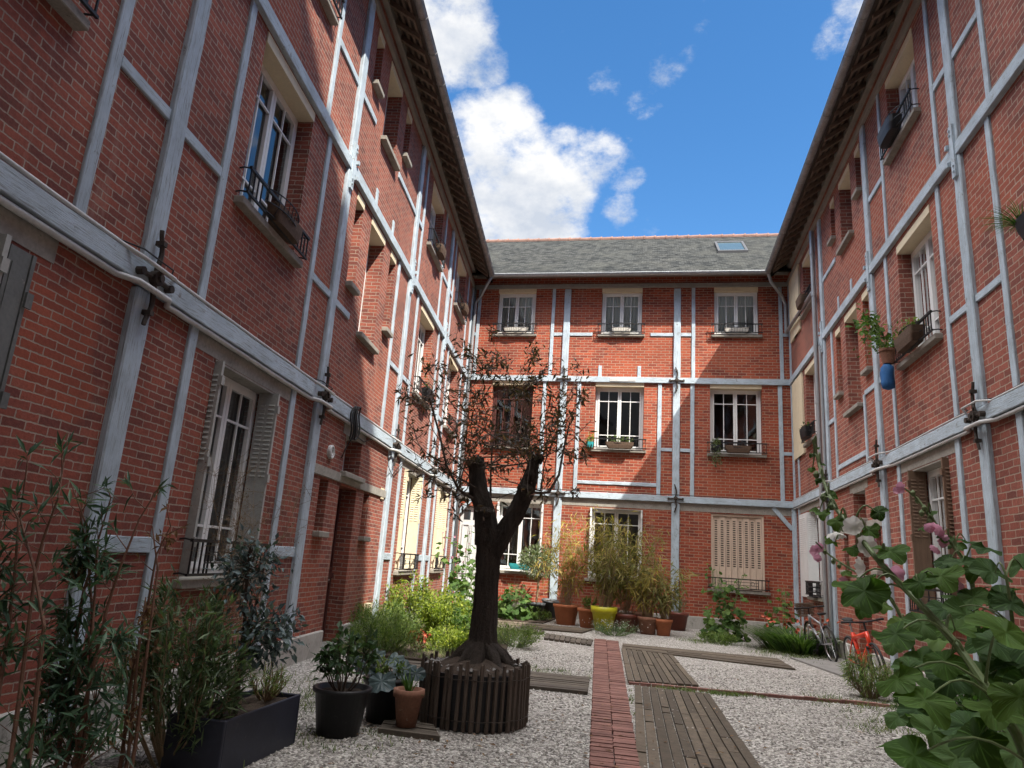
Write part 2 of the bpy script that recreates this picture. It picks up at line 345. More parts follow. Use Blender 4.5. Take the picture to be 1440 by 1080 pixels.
M['rubber'] = surf('black_tyre_rubber', (.02, .02, .02), .75, .2, 30, bmp=.2)
M['chrome'] = surf('worn_steel', (.45, .45, .45), .3, .2, 10, metal=.8, bmp=.03)
M['bikegrey'] = surf('silver_bike_paint', (.30, .31, .33), .4, .15, 6, metal=.3, bmp=0)
M['wicker'] = surf('brown_wicker', (.09, .055, .035), .8, .4, 25, bmp=.5)
M['bluecloth'] = surf('blue_cloth', (.02, .11, .30), .75, .25, 9, bmp=.3)
M['teal'] = surf('teal_plastic', (.03, .28, .30), .45, .1, 5, bmp=0)
M['cableb'] = surf('black_cable', (.015, .015, .015), .6, .2, 9, bmp=0)
M['stone'] = surf('grey_stone_slab', (.20, .19, .18), .85, .25, 5, bmp=.25)
# ------------------------------------------------------------------ world and sun
SUN = Vector((.59, -.52, 1)).normalized()
W = bpy.data.worlds.new('World'); S.world = W; W.use_nodes = True
nt = W.node_tree; bg = nt.nodes['Background']; out = nt.nodes['World Output']
sky = N(nt, 'ShaderNodeTexSky', sky_type='NISHITA', sun_disc=False)
sky.sun_elevation = math.asin(SUN.z); sky.sun_rotation = math.atan2(SUN.x, SUN.y); sky.air_density = 1.; sky.dust_density = .3; sky.ozone_density = 1.6
hs = N(nt, 'ShaderNodeHueSaturation', i_Saturation=1.3, i_Value=1.0); nt.links.new(sky.outputs[0], hs.inputs['Color'])
nt.links.new(hs.outputs[0], bg.inputs[0]); bg.inputs[1].default_value = .061
tc = N(nt, 'ShaderNodeTexCoord')
# stretched a little so clouds lie in layers
mpn = N(nt, 'ShaderNodeMapping'); mpn.inputs['Scale'].default_value = (1, 1, 1.5); nt.links.new(tc.outputs['Generated'], mpn.inputs[0])
big = noise(nt, mpn.outputs[0], 4.2, 10, .62); fine = noise(nt, mpn.outputs[0], 17, 10, .68)
blobs = [(650, 200, 48, .66), (700, 185, 62, .82), (735, 265, 85, .92), (690, 310, 105, 1.0), (800, 262, 46, .78), (838, 222, 44, .74), (880, 243, 32, .66), (790, 215, 36, .74), (640, 45, 62, .90), (683, 92, 34, .78), (600, 20, 80, .9), (540, 190, 70, .8), (1188, 44, 30, .66), (1165, 64, 22, .56), (1212, 14, 34, .74), (905, 150, 30, .36), (850, 115, 26, .33), (935, 100, 26, .30), (890, 180, 24, .37), (930, 265, 24, .37), (905, 320, 24, .37), (872, 292, 30, .55), (800, 10, 40, .38), (730, 335, 95, .95), (960, 40, 40, .28)]
acc = None
for px, py, r, s in blobs+[(375, 190, 190, .85)]:
    d = ray(px, py)
    if r == 190: d = Vector((-d.x, d.y, d.z))   # the cloud mirrored in the near left panes
    vm = N(nt, 'ShaderNodeVectorMath', operation='DOT_PRODUCT'); vm.inputs[1].default_value = d
    nt.links.new(tc.outputs['Generated'], vm.inputs[0])
    a = math.atan(r/1000)
    mr = N(nt, 'ShaderNodeMapRange', interpolation_type='SMOOTHSTEP', i_1=math.cos(a*1.35), i_2=math.cos(a*.35), i_3=0., i_4=s); nt.links.new(vm.outputs['Value'], mr.inputs[0])
    if acc is None: acc = mr.outputs[0]
    else:
        mx = N(nt, 'ShaderNodeMath', operation='MAXIMUM'); nt.links.new(acc, mx.inputs[0]); nt.links.new(mr.outputs[0], mx.inputs[1]); acc = mx.outputs[0]
a1 = N(nt, 'ShaderNodeMath', operation='MULTIPLY_ADD', i_1=1.25); nt.links.new(big, a1.inputs[0]); nt.links.new(acc, a1.inputs[2])
a2 = N(nt, 'ShaderNodeMath', operation='MULTIPLY_ADD', i_1=1.25); nt.links.new(fine, a2.inputs[0]); nt.links.new(a1.outputs[0], a2.inputs[2])
gate = N(nt, 'ShaderNodeMapRange', i_1=.02, i_2=.22); nt.links.new(acc, gate.inputs[0])
mask = ramp(nt, a2.outputs[0], [(0, (0, 0, 0)), (1, (1, 1, 1))])
mr = N(nt, 'ShaderNodeMapRange', interpolation_type='SMOOTHSTEP', i_1=1.55, i_2=2.15); nt.links.new(a2.outputs[0], mr.inputs[0])
mm = N(nt, 'ShaderNodeMath', operation='MULTIPLY'); nt.links.new(mr.outputs[0], mm.inputs[0]); nt.links.new(gate.outputs[0], mm.inputs[1])
cl = N(nt, 'ShaderNodeBackground'); nt.links.new(ramp(nt, noise(nt, mpn.outputs[0], 9, 6, .6), [(.35, (.62, .68, .78)), (.6, (1, 1, 1))]), cl.inputs[0]); cl.inputs[1].default_value = .26
# broad bright cloud bank added overhead, out of view, to fill the shade
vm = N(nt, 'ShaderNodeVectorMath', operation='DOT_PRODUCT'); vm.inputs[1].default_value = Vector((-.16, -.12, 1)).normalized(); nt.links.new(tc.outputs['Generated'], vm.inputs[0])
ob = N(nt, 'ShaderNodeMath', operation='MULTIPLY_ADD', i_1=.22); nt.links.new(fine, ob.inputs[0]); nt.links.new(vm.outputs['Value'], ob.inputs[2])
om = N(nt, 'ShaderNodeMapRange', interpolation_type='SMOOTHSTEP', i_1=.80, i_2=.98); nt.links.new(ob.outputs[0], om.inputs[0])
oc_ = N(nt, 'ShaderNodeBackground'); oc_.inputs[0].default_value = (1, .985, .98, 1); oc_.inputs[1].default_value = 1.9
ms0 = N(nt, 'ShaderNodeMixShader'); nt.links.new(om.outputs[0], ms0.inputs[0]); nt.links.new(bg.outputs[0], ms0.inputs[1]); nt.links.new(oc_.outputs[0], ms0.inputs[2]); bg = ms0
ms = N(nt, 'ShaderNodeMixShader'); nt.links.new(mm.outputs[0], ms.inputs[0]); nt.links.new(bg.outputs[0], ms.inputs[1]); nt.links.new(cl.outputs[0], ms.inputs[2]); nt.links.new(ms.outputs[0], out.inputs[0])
sl = bpy.data.lights.new('sun', 'SUN'); sl.energy = 2.6; sl.angle = R(.53); sl.color = (1, .94, .83)
so = bpy.data.objects.new('sun', sl); COL.objects.link(so); so.rotation_euler = SUN.to_track_quat('Z', 'Y').to_euler()
S.view_settings.view_transform = 'Standard'; S.view_settings.look = 'None'; S.view_settings.exposure = 2.0; S.view_settings.gamma = 1
# ------------------------------------------------------------------ the three wings
XL, TL, XR, TR, D = -3.6018, -0.1066, 3.8145, 0.0092, 21.2664
ZT = 10.74; SLOPE = .73; OV = .62; ZG = 10.36
class Wing: pass
def wing(name, label, origin, rz, sg, k, s_a, s_b, bk, lab_group=None):
    w = Wing(); w.root = thing(name, label, 'building', origin, rz, lab_group)
    w.fn = lambda p: (sg*p[0]*k, -p[1], p[2]); w.s = (s_a, s_b); w.bk = bk; w.open = []
    return w
def WM(w): return MB(w.fn)
kl = math.sqrt(1+TL*TL); kr = math.sqrt(1+TR*TR)
left = wing('brick_wing', 'long brick and timber wing, sunlit at its far half, on the left of the courtyard', (XL, 0, 0), math.atan2(1, TL), 1, kl, -2.9, D, 'brick')
right = wing('brick_wing', 'long shaded brick and timber wing behind the bicycles, right of the courtyard', (XR, 0, 0), math.atan2(-1, -TR), -1, kr, -2.9, D, 'brick_right')
back = wing('brick_wing', 'three bay brick wing with slate roof and skylight closing the far end of the courtyard', (0, D, 0), 0, 1, 1, XL+TL*D, XR+TR*D, 'brick_back')
# --- windows
def frame_mb(w, s0, s1, z0, z1, d, leaves=2, cols=2, bars=(.33,)):
    f = WM(w); t = .065
    f.box((s0, d-.06, z0), (s0+t, d, z1)); f.box((s1-t, d-.06, z0), (s1, d, z1)); f.box((s0+t, d-.06, z1-t), (s1-t, d, z1)); f.box((s0+t, d-.06, z0), (s1-t, d, z0+t))
    a, b, c, e = s0+t, s1-t, z0+t, z1-t; wd = (b-a)/leaves
    for i in range(leaves):
        p, q = a+i*wd+.004, a+(i+1)*wd-.004; u = .052; dd = d+.012
        f.box((p, dd-.05, c+.003), (p+u, dd, e-.003)); f.box((q-u, dd-.05, c+.003), (q, dd, e-.003)); f.box((p+u, dd-.05, e-u), (q-u, dd, e-.003)); f.box((p+u, dd-.05, c+.003), (q-u, dd, c+u+.02))
        for j in range(1, cols):
            x = p+u+(q-p-2*u)*j/cols; f.box((x-.011, dd-.03, c+u), (x+.011, dd-.008, e-u))
        for bfrac in bars:
            z = e-(e-c)*bfrac; f.box((p+u, dd-.032, z-.012), (q-u, dd-.006, z+.012))
    return f
def add_guard(w, win, s0, s1, z, h=.32, style='upper', d=.13):
    g = WM(w); a, b = s0-.10, s1+.10; r = .011
    for zz, rr in ((z+.05, .012), (z+h, .015)):
        g.box((a, d-rr, zz-rr), (b, d+rr, zz+rr))
    for x in (a+.02, b-.02):
        for zz in (z+.05, z+h): g.tube([(x, d, zz), (x, d*.4, zz+.012), (x, -.02, zz+.0)], .009, 6)
    n = 4
    for x0, x1 in ((a+.03, a+.30), (b-.30, b-.03)):
        for i in range(n):
            x = x0+(x1-x0)*i/(n-1); g.box((x-.007, d-.007, z+.05), (x+.007, d+.007, z+h))
    if style == 'ground':
        for i in range(3):
            x = a+.36+(b-a-.72)*i/2; g.box((x-.007, d-.007, z+.05), (x+.007, d+.007, z+h))
        for zz in (z+.05+(h-.05)*.35, z+.05+(h-.05)*.68): g.box((a+.30, d-.006, zz-.006), (b-.30, d+.006, zz+.006))
        for x in (a+.45, (a+b)/2, b-.45): g.tube([(x+.05*math.cos(t), d, z+.19+.05*math.sin(t)) for t in [i*math.pi/5 for i in range(11)]], .006, 5)
    else:
        m_ = (a+b)/2; hw = (b-a)*.26
        for zz, bow in ((z+h, .13), (z+.17, .12), (z+.06, .05)):
            g.tube([(m_-hw+2*hw*i/10, d+bow*math.sin(math.pi*i/10)**.7, zz) for i in range(11)], .008, 5)
        for i in range(2, 9): 
            bb = math.sin(math.pi*i/10)**.7; x = m_-hw+2*hw*i/10
            g.tube([(x, d+.13*bb, z+h), (x, d+.12*bb, z+.17), (x, d+.05*bb, z+.06)], .005, 4)
    g.build('guard_rail', M['iron'], win)
def louvre_panel(mb, s0, s1, d0, d1, z0, z1, axis='d'):
    """shutter leaf with a frame and raised slats; axis 'd' = folded into the reveal, 's' = flat on the wall"""
    mb.box((s0, d0, z0), (s1, d1, z1))
    zz = z0+(z1-z0)*.52
    while zz < z1-.12:
        if axis == 'd':
            for k in range(2):
                a = d0+(d1-d0)*(.12+.46*k); b = d0+(d1-d0)*(.42+.46*k)
                for s, o in ((s0, -.010), (s1, .010)):
                    mb.prism([(s, zz), (s+o, zz+.006), (s, zz+.028)], lambda p, a=a: (p[0], a, p[1]), lambda p, b=b: (p[0], b, p[1]))
        else:
            mb.prism([(d1, zz), (d1+.012, zz+.004), (d1, zz+.028)], lambda p: (s0+.06, p[0], p[1]), lambda p: (s1-.06, p[0], p[1]))
        zz += .052
def window(w, s0, s1, z0, z1, fl, curtain=None, shutters=None, guard=True, lint=True, d=-.20, cols=2, leaves=2, name='window', bars=None, frame='white'):
    zt = z1+.13 if lint else z1
    w.open.append((s0, s1, z0, zt))
    bars = bars if bars is not None else {2: (.30,), 1: (.20, .78), 0: (.20, .78)}[fl]
    zt_f = z1-.002
    win = frame_mb(w, s0+.012, s1-.012, z0+.012, zt_f, d, leaves, cols, bars).build(name, M[frame], w.root)
    g = WM(w); g.quad((s0+.07, d-.03, z0+.07), (s1-.07, d-.03, z0+.07), (s1-.07, d-.03, z1-.06), (s0+.07, d-.03, z1-.06)); g.build('glass', M['glass'], win)
    sl = WM(w); ov = .09 if s1-s0 > .6 else .03
    sl.box((s0-ov, -.345, z0-.075), (s1+ov, .105, z0+.006)); sl.build('sill', M['sill'], win, bevel=.008)
    if lint:
        l = WM(w); l.box((s0+.003, -.33, z1), (s1-.003, .012, zt-.003)); l.build('lintel', M['cream'], win)
    if not lint and z1 > 3.1:
        l = WM(w); l.box((s0+.003, -.338, z1-.02), (s1-.003, .004, z1-.001)); l.build('lintel', M['concrete'], win)
    if curtain:
        c = WM(w); n = 40
        pp = [(s0+.05+(s1-s0-.1)*i/n, d-(.085 if curtain == 'curtain' else .14)+.018*math.sin(i*1.9)+.012*math.sin(i*.7)) for i in range(n+1)]
        for (a, da), (b, db) in zip(pp, pp[1:]):
            if curtain == 'curtain' and abs((a+b)/2-(s0+s1)/2) < .05: continue
            c.quad((a, da, z0+.03), (b, db, z0+.03), (b, db, z1-.03), (a, da, z1-.03))
        c.build('curtain', M[curtain], win)
    if guard: add_guard(w, win, s0, s1, z0, .32 if fl else .36, 'upper' if fl else 'ground')
    if shutters:
        for a, b in ((s0+.016, s0+.056), (s1-.056, s1-.016)):
            sh = WM(w); louvre_panel(sh, a, b, -.165, .075, z0+.03, z1-.01)
            for zz in (z0+.3, (z0+z1)/2, z1-.25): sh.box((a-.008, .075, zz), (b+.008, .095, zz+.09))
            sh.build('shutter', M[shutters], win)
    return win
def slit(w, s0, s1, z0, z1, lint=True):
    return window(w, s0, s1, z0, z1, 2, guard=False, lint=lint, d=-.26, cols=1, leaves=1, bars=(), name='slit_window')
def stairwin(w, s0, s1, z0, z1, lint=True, curtain='greycurtain'):
    return window(w, s0, s1, z0, z1, 1, guard=False, lint=lint, d=-.27, cols=2, leaves=1, bars=(.3, .65), name='stair_window', curtain=curtain)
def door(w, s0, s1, z1, mat, transom=False, d=-.24):
    w.open.append((s0, s1, .0, z1)); b = WM(w)
    b.box((s0+.01, d-.05, .06), (s1-.01, d, z1-.01))
    dr = b.build('door', M[mat], w.root)
    p = WM(w); m_ = (s0+s1)/2; zt = z1-.55 if transom else z1-.15
    for a, e in ((s0+.1, m_-.04), (m_+.04, s1-.1)):
        for za, zb in ((.2, 1.0), (1.18, zt)):
            t = .03
            for q in (((a, d, za), (a+t, d+.022, zb)), ((e-t, d, za), (e, d+.022, zb)), ((a+t, d, za), (e-t, d+.022, za+t)), ((a+t, d, zb-t), (e-t, d+.022, zb))): p.box(*q)
    p.box((s0+.02, d, 1.05), (s1-.02, d+.03, 1.12)); p.box((m_-.02, d, .1), (m_+.02, d+.028, zt))
    p.build('door_moulding', M[mat], dr)
    h = WM(w); h.tube([(m_+.05, d+.0, 1.02), (m_+.05, d+.06, 1.02), (m_+.16, d+.06, 1.02)], .012, 6); h.build('handle', M['chrome'], dr)
    if transom:
        for a, e in ((s0+.12, m_-.04), (m_+.04, s1-.12)):
            g = WM(w); g.box((a, d-.01, z1-.42), (e, d+.004, z1-.12)); g.build('transom_glass', M['glasdark'], dr)
    st = WM(w); st.box((s0-.03, -.3, 0), (s1+.03, .06, .07)); st.build('doorstep', M['stone'], dr)
    return dr
M['glasdark'] = surf('dark_transom_glass', (.03, .035, .04), .06, .2, 3, bmp=0, spec=.9)
# --- left openings
LG = [window(left, 1.9, 3.35, 1.13, 3.24, 0, shutters='greyshutter', lint=False, curtain='greycurtain'), window(left, 6.05, 7.5, 1.13, 3.24, 0, shutters='greyshutter', lint=False, curtain='greycurtain'),
      window(left, 14.3, 15.85, 1.13, 3.24, 0, shutters='shutter', lint=False), window(left, 18.15, 19.5, 1.13, 3.24, 0, shutters='shutter', lint=False)]
stairwin(left, 10.26, 11.13, 2.66, 3.30, lint=False); slit(left, 9.37, 9.72, 1.72, 2.47, lint=False); slit(left, 11.56, 11.9, 1.73, 2.47, lint=False)
door(left, 10.24, 11.12, 2.46, 'doorwood')
LF1 = [window(left, 1.9, 3.4, 4.93, 6.84, 1), window(left, 5.95, 7.42, 4.93, 6.86, 1, curtain=None, guard=True), window(left, 14.3, 15.78, 4.93, 6.84, 1), window(left, 18.15, 19.6, 4.93, 6.84, 1)]
slit(left, 9.37, 9.74, 5.45, 6.84); stairwin(left, 10.2, 11.06, 4.9, 6.84); slit(left, 11.5, 11.88, 5.45, 6.84)
LF2 = [window(left, 1.9, 3.35, 8.5, 9.92, 2), window(left, 5.95, 7.42, 8.5, 9.92, 2), window(left, 14.25, 15.65, 8.43, 9.9, 2, curtain='curtain'), window(left, 18.1, 19.6, 8.42, 9.88, 2)]
slit(left, 9.38, 9.72, 9.0, 9.9); stairwin(left, 10.2, 11.05, 8.47, 9.92); slit(left, 11.5, 11.88, 9.0, 9.9)
# --- right openings
window(right, 10.32, 11.73, 1.13, 3.24, 0, shutters='brownshutter', lint=False, curtain='greycurtain'); window(right, 17.95, 19.35, 1.13, 3.2, 0, shutters='white', lint=False, curtain='curtain')
window(right, 5.9, 7.4, 1.13, 3.24, 0, shutters='greyshutter', lint=False)
stairwin(right, 14.3, 15.14, 2.68, 3.25, lint=False); slit(right, 13.48, 13.8, 1.75, 2.47, lint=False); slit(right, 15.66, 16.02, 1.75, 2.47, lint=False); door(right, 14.3, 15.18, 2.46, 'doorwood')
window(right, 5.95, 7.42, 4.92, 6.86, 1); window(right, 10.24, 11.7, 4.92, 6.8, 1, curtain='redcurtain'); window(right, 17.85, 19.25, 4.93, 6.8, 1)
slit(right, 13.4, 13.78, 5.37, 6.78); stairwin(right, 14.2, 15.1, 4.86, 6.8); slit(right, 15.5, 15.9, 5.41, 6.75)
window(right, 5.95, 7.42, 8.5, 9.92, 2); window(right, 10.34, 11.68, 8.56, 9.93, 2); window(right, 17.75, 19.1, 8.4, 9.82, 2)
slit(right, 13.4, 13.74, 9.0, 9.86); stairwin(right, 14.15, 15.05, 8.43, 9.88); slit(right, 15.5, 15.86, 9.0, 9.86)
# --- back openings
door(back, -5.72, -4.98, 3.05, 'whitedoor', transom=True, d=-.10)
window(back, -4.55, -3.12, 1.2, 3.22, 0, shutters='white', lint=False, guard=False); window(back, -1.74, -.2, 1.15, 3.18, 0, shutters='white', lint=False, guard=False)
window(back, -4.98, -3.66, 4.92, 6.9, 1, frame='doorwood'); window(back, -1.72, -.24, 4.93, 6.9, 1); window(back, 1.70, 3.18, 4.92, 6.9, 1)
for a, b in ((-5.0, -3.75), (-1.62, -.35), (1.83, 3.13)): window(back, a, b, 8.57, 10.0, 2, curtain='curtain', d=-.1)
# closed shutters on the right of the back wing
a, b, z0, z1 = 1.72, 3.17, 1.12, 3.2
back.open.append((a, b, z0, z1))
fr = WM(back)
for q in (((a+.005, -.14, z0), (a+.06, -.03, z1-.004)), ((b-.06, -.14, z0), (b-.005, -.03, z1-.004)), ((a+.06, -.14, z1-.06), (b-.06, -.03, z1-.004))): fr.box(*q)
fw = fr.build('window', M['closedshutter'], back.root)
for side in range(2):
    sh = WM(back); sp_ = WM(back); x0 = a+.062+side*(b-a-.124)/2
    for i in range(4):
        wd = (b-a-.124)/8; p = x0+i*wd+.004; q = x0+(i+1)*wd-.004; dd = -.085+(.022 if i % 2 else 0)
        sh.box((p, -.13, z0+.02), (q, dd, z1-.064)); sh.box((p+.004, dd, z0+.06), (p+.03, dd+.009, z1-.1)); sh.box((q-.03, dd, z0+.06), (q-.004, dd+.009, z1-.1))
        zz = z0+.62
        while zz < z1-.22:
            sp_.box((p+wd*.26, dd-.01, zz), (p+wd*.70, dd+.003, zz+.032)); zz += .062  # slightly raised dark boxes stand for shaded slot openings
    so2 = sh.build('shutter', M['closedshutter'], fw); tag(sp_.build('louvre_slot_shade', M['slotshade'], fw), kind='stuff')
sl = WM(back); sl.box((a-.1, -.3, z0-.08), (b+.12, .11, z0)); sl.build('sill', M['sill'], fw, bevel=.008)
add_guard(back, fw, a, b, z0, .30, 'ground')
# --- walls
def walls(w):
    s0, s1 = w.s; ss = {s0, s1}; zs = {0, ZT}
    for a, b, c, d in w.open: ss |= {a, b}; zs |= {c, d}
    ss = sorted(ss); zs = sorted(zs); m_ = WM(w)
    for a, b in zip(ss, ss[1:]):
        run = None
        for c, d in zip(zs, zs[1:]):
            x, z = (a+b)/2, (c+d)/2
            if any(o[0] < x < o[1] and o[2] < z < o[3] for o in w.open):
                if run: m_.quad((a, 0, run[0]), (b, 0, run[0]), (b, 0, run[1]), (a, 0, run[1])); run = None
            else: run = (run[0], d) if run else (c, d)
        if run: m_.quad((a, 0, run[0]), (b, 0, run[0]), (b, 0, run[1]), (a, 0, run[1]))
    for a, b, c, d in w.open:
        e = -.34
        m_.quad((a, 0, c), (a, e, c), (a, e, d), (a, 0, d)); m_.quad((b, 0, c), (b, e, c), (b, e, d), (b, 0, d)); m_.quad((a, 0, d), (b, 0, d), (b, e, d), (a, e, d)); m_.quad((a, 0, c), (b, 0, c), (b, e, c), (a, e, c))
    e = -8.2
    for q in (((s0, e, 0), (s1, e, 0), (s1, e, ZT), (s0, e, ZT)), ((s0, 0, 0), (s0, e, 0), (s0, e, ZT), (s0, 0, ZT)), ((s1, 0, 0), (s1, e, 0), (s1, e, ZT), (s1, 0, ZT))): m_.quad(*q)
    m_.build('wall', M[w.bk], w.root)
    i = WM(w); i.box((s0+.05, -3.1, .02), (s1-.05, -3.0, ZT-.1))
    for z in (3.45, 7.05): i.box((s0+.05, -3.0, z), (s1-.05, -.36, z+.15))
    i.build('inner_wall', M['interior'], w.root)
    p = WM(w); cuts = sorted([(o[0]-.04, o[1]+.04) for o in w.open if o[2] < .05]); x = s0
    for a, b in cuts+[(s1-.05, s1)]:
        if a > x: p.box((x, -.05, -.1), (a, .045, .335))
        x = b
    p.build('plinth', M['plinth'], w.root, bevel=.012)
for w in (left, right, back): walls(w)
# --- timber frame
def post(w, s, z0, z1, wd, d, mat='post', name='timber_post'):
    b = WM(w); b.plank('z', (s-wd/2, -.04, z0), (s+wd/2, d, z1), 9, .006 if wd > .15 else .004); return b.build(name, M[mat], w.root, bevel=.014 if wd > .15 else .006)
def rail(w, s0, s1, z0, z1, d, mat='beam', name='timber_rail'):
    b = WM(w); b.plank('x', (s0, -.04, z0), (s1, d, z1), max(2, int((s1-s0)/.5)), .005); return b.build(name, M[mat], w.root, bevel=.006)
B1 = (3.45, 3.63); B2 = (7.02, 7.19)
def frames(w, mains, gf, f1, f2, rails, stubs, wm=.21):
    s0, s1 = w.s
    for s in mains:
        post(w, s, .2, B1[0]-.02, wm+.02, .06); post(w, s, B1[1]+.01, B2[0]-.005, wm, .055); post(w, s, B2[1]+.005, 10.1, wm, .055); 
    for s in gf: post(w, s, .34, B1[0]-.2 if False else B1[0]-.01, .13, .03)
    for s in f1: post(w, s, B1[1]+.01, B2[0]-.005, .115, .028)
    for s in f2: post(w, s, B2[1]+.005, 10.12, .105, .028)
    for s, z in stubs: post(w, s, B2[1]+.005, z, .105, .022)
    rail(w, s0+.01, s1-.01, *B1, .085, name='timber_beam'); rail(w, s0+.01, s1-.01, *B2, .07, name='timber_beam')
    rail(w, s0+.01, s1-.01, 10.13, 10.27, .06, 'plate', 'timber_beam'); rail(w, s0+.01, s1-.01, 10.52, 10.70, .10, 'plate', 'timber_beam')
    for a, b, z0, z1 in rails: rail(w, a, b, z0, z1, .026)
r1 = (4.94, 5.04); r2 = (8.42, 8.53); rg = (1.36, 1.49)
LM = [.5, 4.72, 8.85, 13.02, 17.0]
frames(left, LM, [1.35, 5.56, 8.0, 13.87, 16.12, 17.8, 20.17], [1.35, 3.88, 5.58, 8.0, 12.13, 13.87, 16.4, 17.85, 20.2], [1.35, 3.85, 5.5, 7.8, 13.62, 16.05, 17.65, 20.2],
       [(a, b, *r1) for a, b in ((3.94, 4.61), (4.83, 5.52), (8.06, 8.74), (8.96, 9.66), (12.19, 12.9), (13.13, 13.81), (16.46, 16.89), (17.11, 17.79))] +
       [(a, b, *r2) for a, b in ((3.91, 4.61), (7.86, 8.74), (8.96, 9.75), (11.38, 12.91), (13.13, 13.56), (16.11, 16.89), (17.11, 17.59))] +
       [(a, b, *rg) for a, b in ((4.84, 5.49), (8.07, 8.73), (13.14, 13.8), (16.19, 16.88), (17.12, 17.73))], [(10.28, 7.53), (11.42, 7.52), (20.0, 7.55)])
post(left, 21.1, .2, 10.1, .16, .05)
RM = [.9, 5.0, 9.14, 13.07, 16.92]
frames(right, RM, [1.7, 4.1, 5.8, 8.3, 9.94, 12.28, 17.75, 20.6], [4.1, 5.8, 8.3, 9.9, 12.27, 16.22, 17.72, 20.45], [4.1, 5.7, 8.2, 9.77, 12.1, 17.6],
       [(a, b, *r1) for a, b in ((8.36, 9.03), (9.25, 9.84), (12.33, 12.96), (13.18, 13.9), (16.28, 16.81))] + [(a, b, *r2) for a, b in ((8.26, 9.03), (9.25, 9.71), (12.16, 12.96), (15.6, 16.81))] + [(14.02, 16.15, 3.84, 3.94)], [(14.45, 7.52), (15.5, 7.55)])
post(right, 13.96, B1[1]+.01, 4.98, .10, .027); post(right, 21.15, .2, 10.1, .13, .04)
BM = [-2.71, .725]
frames(back, BM, [], [-3.3, -2.22, .23, 1.19, 3.69], [-3.16, 1.21, 3.76, -5.62], [(a, b, 4.94, 5.04) for a, b in ((.29, .61), (.84, 1.13), (3.75, 4.0))] + [(a, b, 8.53, 8.63) for a, b in ((-3.1, -2.82), (-2.6, -1.88), (-.08, .61), (.84, 1.15), (3.82, 4.0), (-5.84, -5.68))] + [(-2.16, .17, 3.88, 3.98)], [(-1.6, 7.56), (-.4, 7.56)])
post(back, 3.96, .3, B1[0]-.02, .10, .05); post(back, -5.82, .3, B1[0]-.02, .09, .05)
for x0, z0, x1, z1 in ((3.42, 3.44, 3.92, 2.86), (-5.2, 3.44, -5.78, 2.80)):
    b = WM(back); dx, dz = x1-x0, z1-z0; L = math.hypot(dx, dz); nx, nz = -dz/L*.055, dx/L*.055
    b.prism([(x0-nx, z0-nz), (x1-nx, z1-nz), (x1+nx, z1+nz), (x0+nx, z0+nz)], lambda p: (p[0], -.03, p[1]), lambda p: (p[0], .035, p[1])); b.build('timber_brace', M['post'], back.root, fix=True)
pl = WM(back); pl.box((-1.28, .07, 7.05), (-.5, .082, 7.16))
for x in (-1.22, -1.08, -.70, -.56): pl.lathe([(.017, .0), (.017, .01)], (x, 0, 0), 8) if False else pl.box((x-.017, .082, 7.09), (x+.017, .087, 7.12))
pl.build('bolt_plate', M['conduit'], back.root)
# concrete lintel bands under the first beam, string courses of the stair bays
def band(w, a, b, z0, z1, d=.006):
    m_ = WM(w); m_.box((a, -.02, z0), (b, d, z1)); m_.build('concrete_band', M['concrete'], w.root)
for a, b in ((1.42, 3.78), (5.63, 7.93), (10.1, 11.3), (13.94, 16.05), (17.87, 20.1)): band(left, a, b, 3.245, 3.448)
band(left, 8.97, 12.9, 2.50, 2.63, .03)
for a, b in ((5.87, 8.23), (10.01, 12.21), (14.1, 15.35), (17.82, 20.53)): band(right, a, b, 3.253, 3.448)
band(right, 13.19, 16.8, 2.50, 2.64, .03)
for a, b in ((-5.8, -2.83), (-2.59, .605), (.845, 3.9)): band(back, a, b, 3.225, 3.448)
sh = WM(left); sh.box((3.37, .012, 1.16), (3.54, .05, 3.2)); sh.box((3.54, .012, 1.16), (3.57, .062, 3.2)); sh.box((3.40, .05, 2.3), (3.53, .056, 3.1))
for zz in (1.4, 2.2, 2.85): sh.box((3.545, .062, zz), (3.60, .08, zz+.10))
sh.build('shutter', M['darkshutter'], left.root)
for z0, z1, mt in ((1.1, 3.2, 'white'), (4.75, 6.95, 'cream'), (8.2, 10.1, 'cream')):
    sh = WM(right)
    for i in range(2): louvre_panel(sh, 19.55+i*.48, 20.0+i*.48, .004, .05, z0, z1, 's') if mt == 'white' else sh.box((19.52+i*.48, .004, z0), (20.38+i*.52, .05+.004*i, z1))
    sh.build('shutter', M[mt], right.root)
# --- iron anchors, straps, conduits
def anchor(w, s, z, d=.10):
    a = WM(w)
    for sg in (1, -1):
        a.tube([(s+.035*math.sin(t*1.45*math.pi)*min(1, t*1.5), d+.01, z+sg*(.05+.36*t)) for t in [i/9 for i in range(10)]], [.024-.006*i/9 for i in range(10)], 6)
        a.tube([(s+sg*.05, d+.01, z), (s+sg*.20, d+.01, z-.015)], .022, 6); a.tube([(s+sg*.20, d-.02, z-.015), (s+sg*.20, d+.045, z-.015)], .035, 8)
        a.box((s-.03, d-.03, z+sg*.30-.02), (s+.02, d+.045, z+sg*.30+.02))
    a.tube([(s, d-.04, z), (s, d+.05, z)], .062, 12); a.tube([(s, d+.04, z), (s, d+.075, z)], .032, 8)
    return a.build('wall_anchor', M['rust'], w.root, fix=True)
def strap(w, s, z):
    a = WM(w); a.plank('z', (s-.055, .05, z-.38), (s+.055, .088, z+.38), 3, .004)
    for zz in (z-.30, z-.22, z+.24, z+.31): a.tube([(s+.015*(1 if zz > z else -1), .08, zz), (s+.015*(1 if zz > z else -1), .105, zz)], .02, 6)
    for dz in (-.13, .13): a.box((s+.11, .02, z+dz-.03), (s+.16, .11, z+dz+.03))
    a.build('strap_plate', M['post'], w.root)
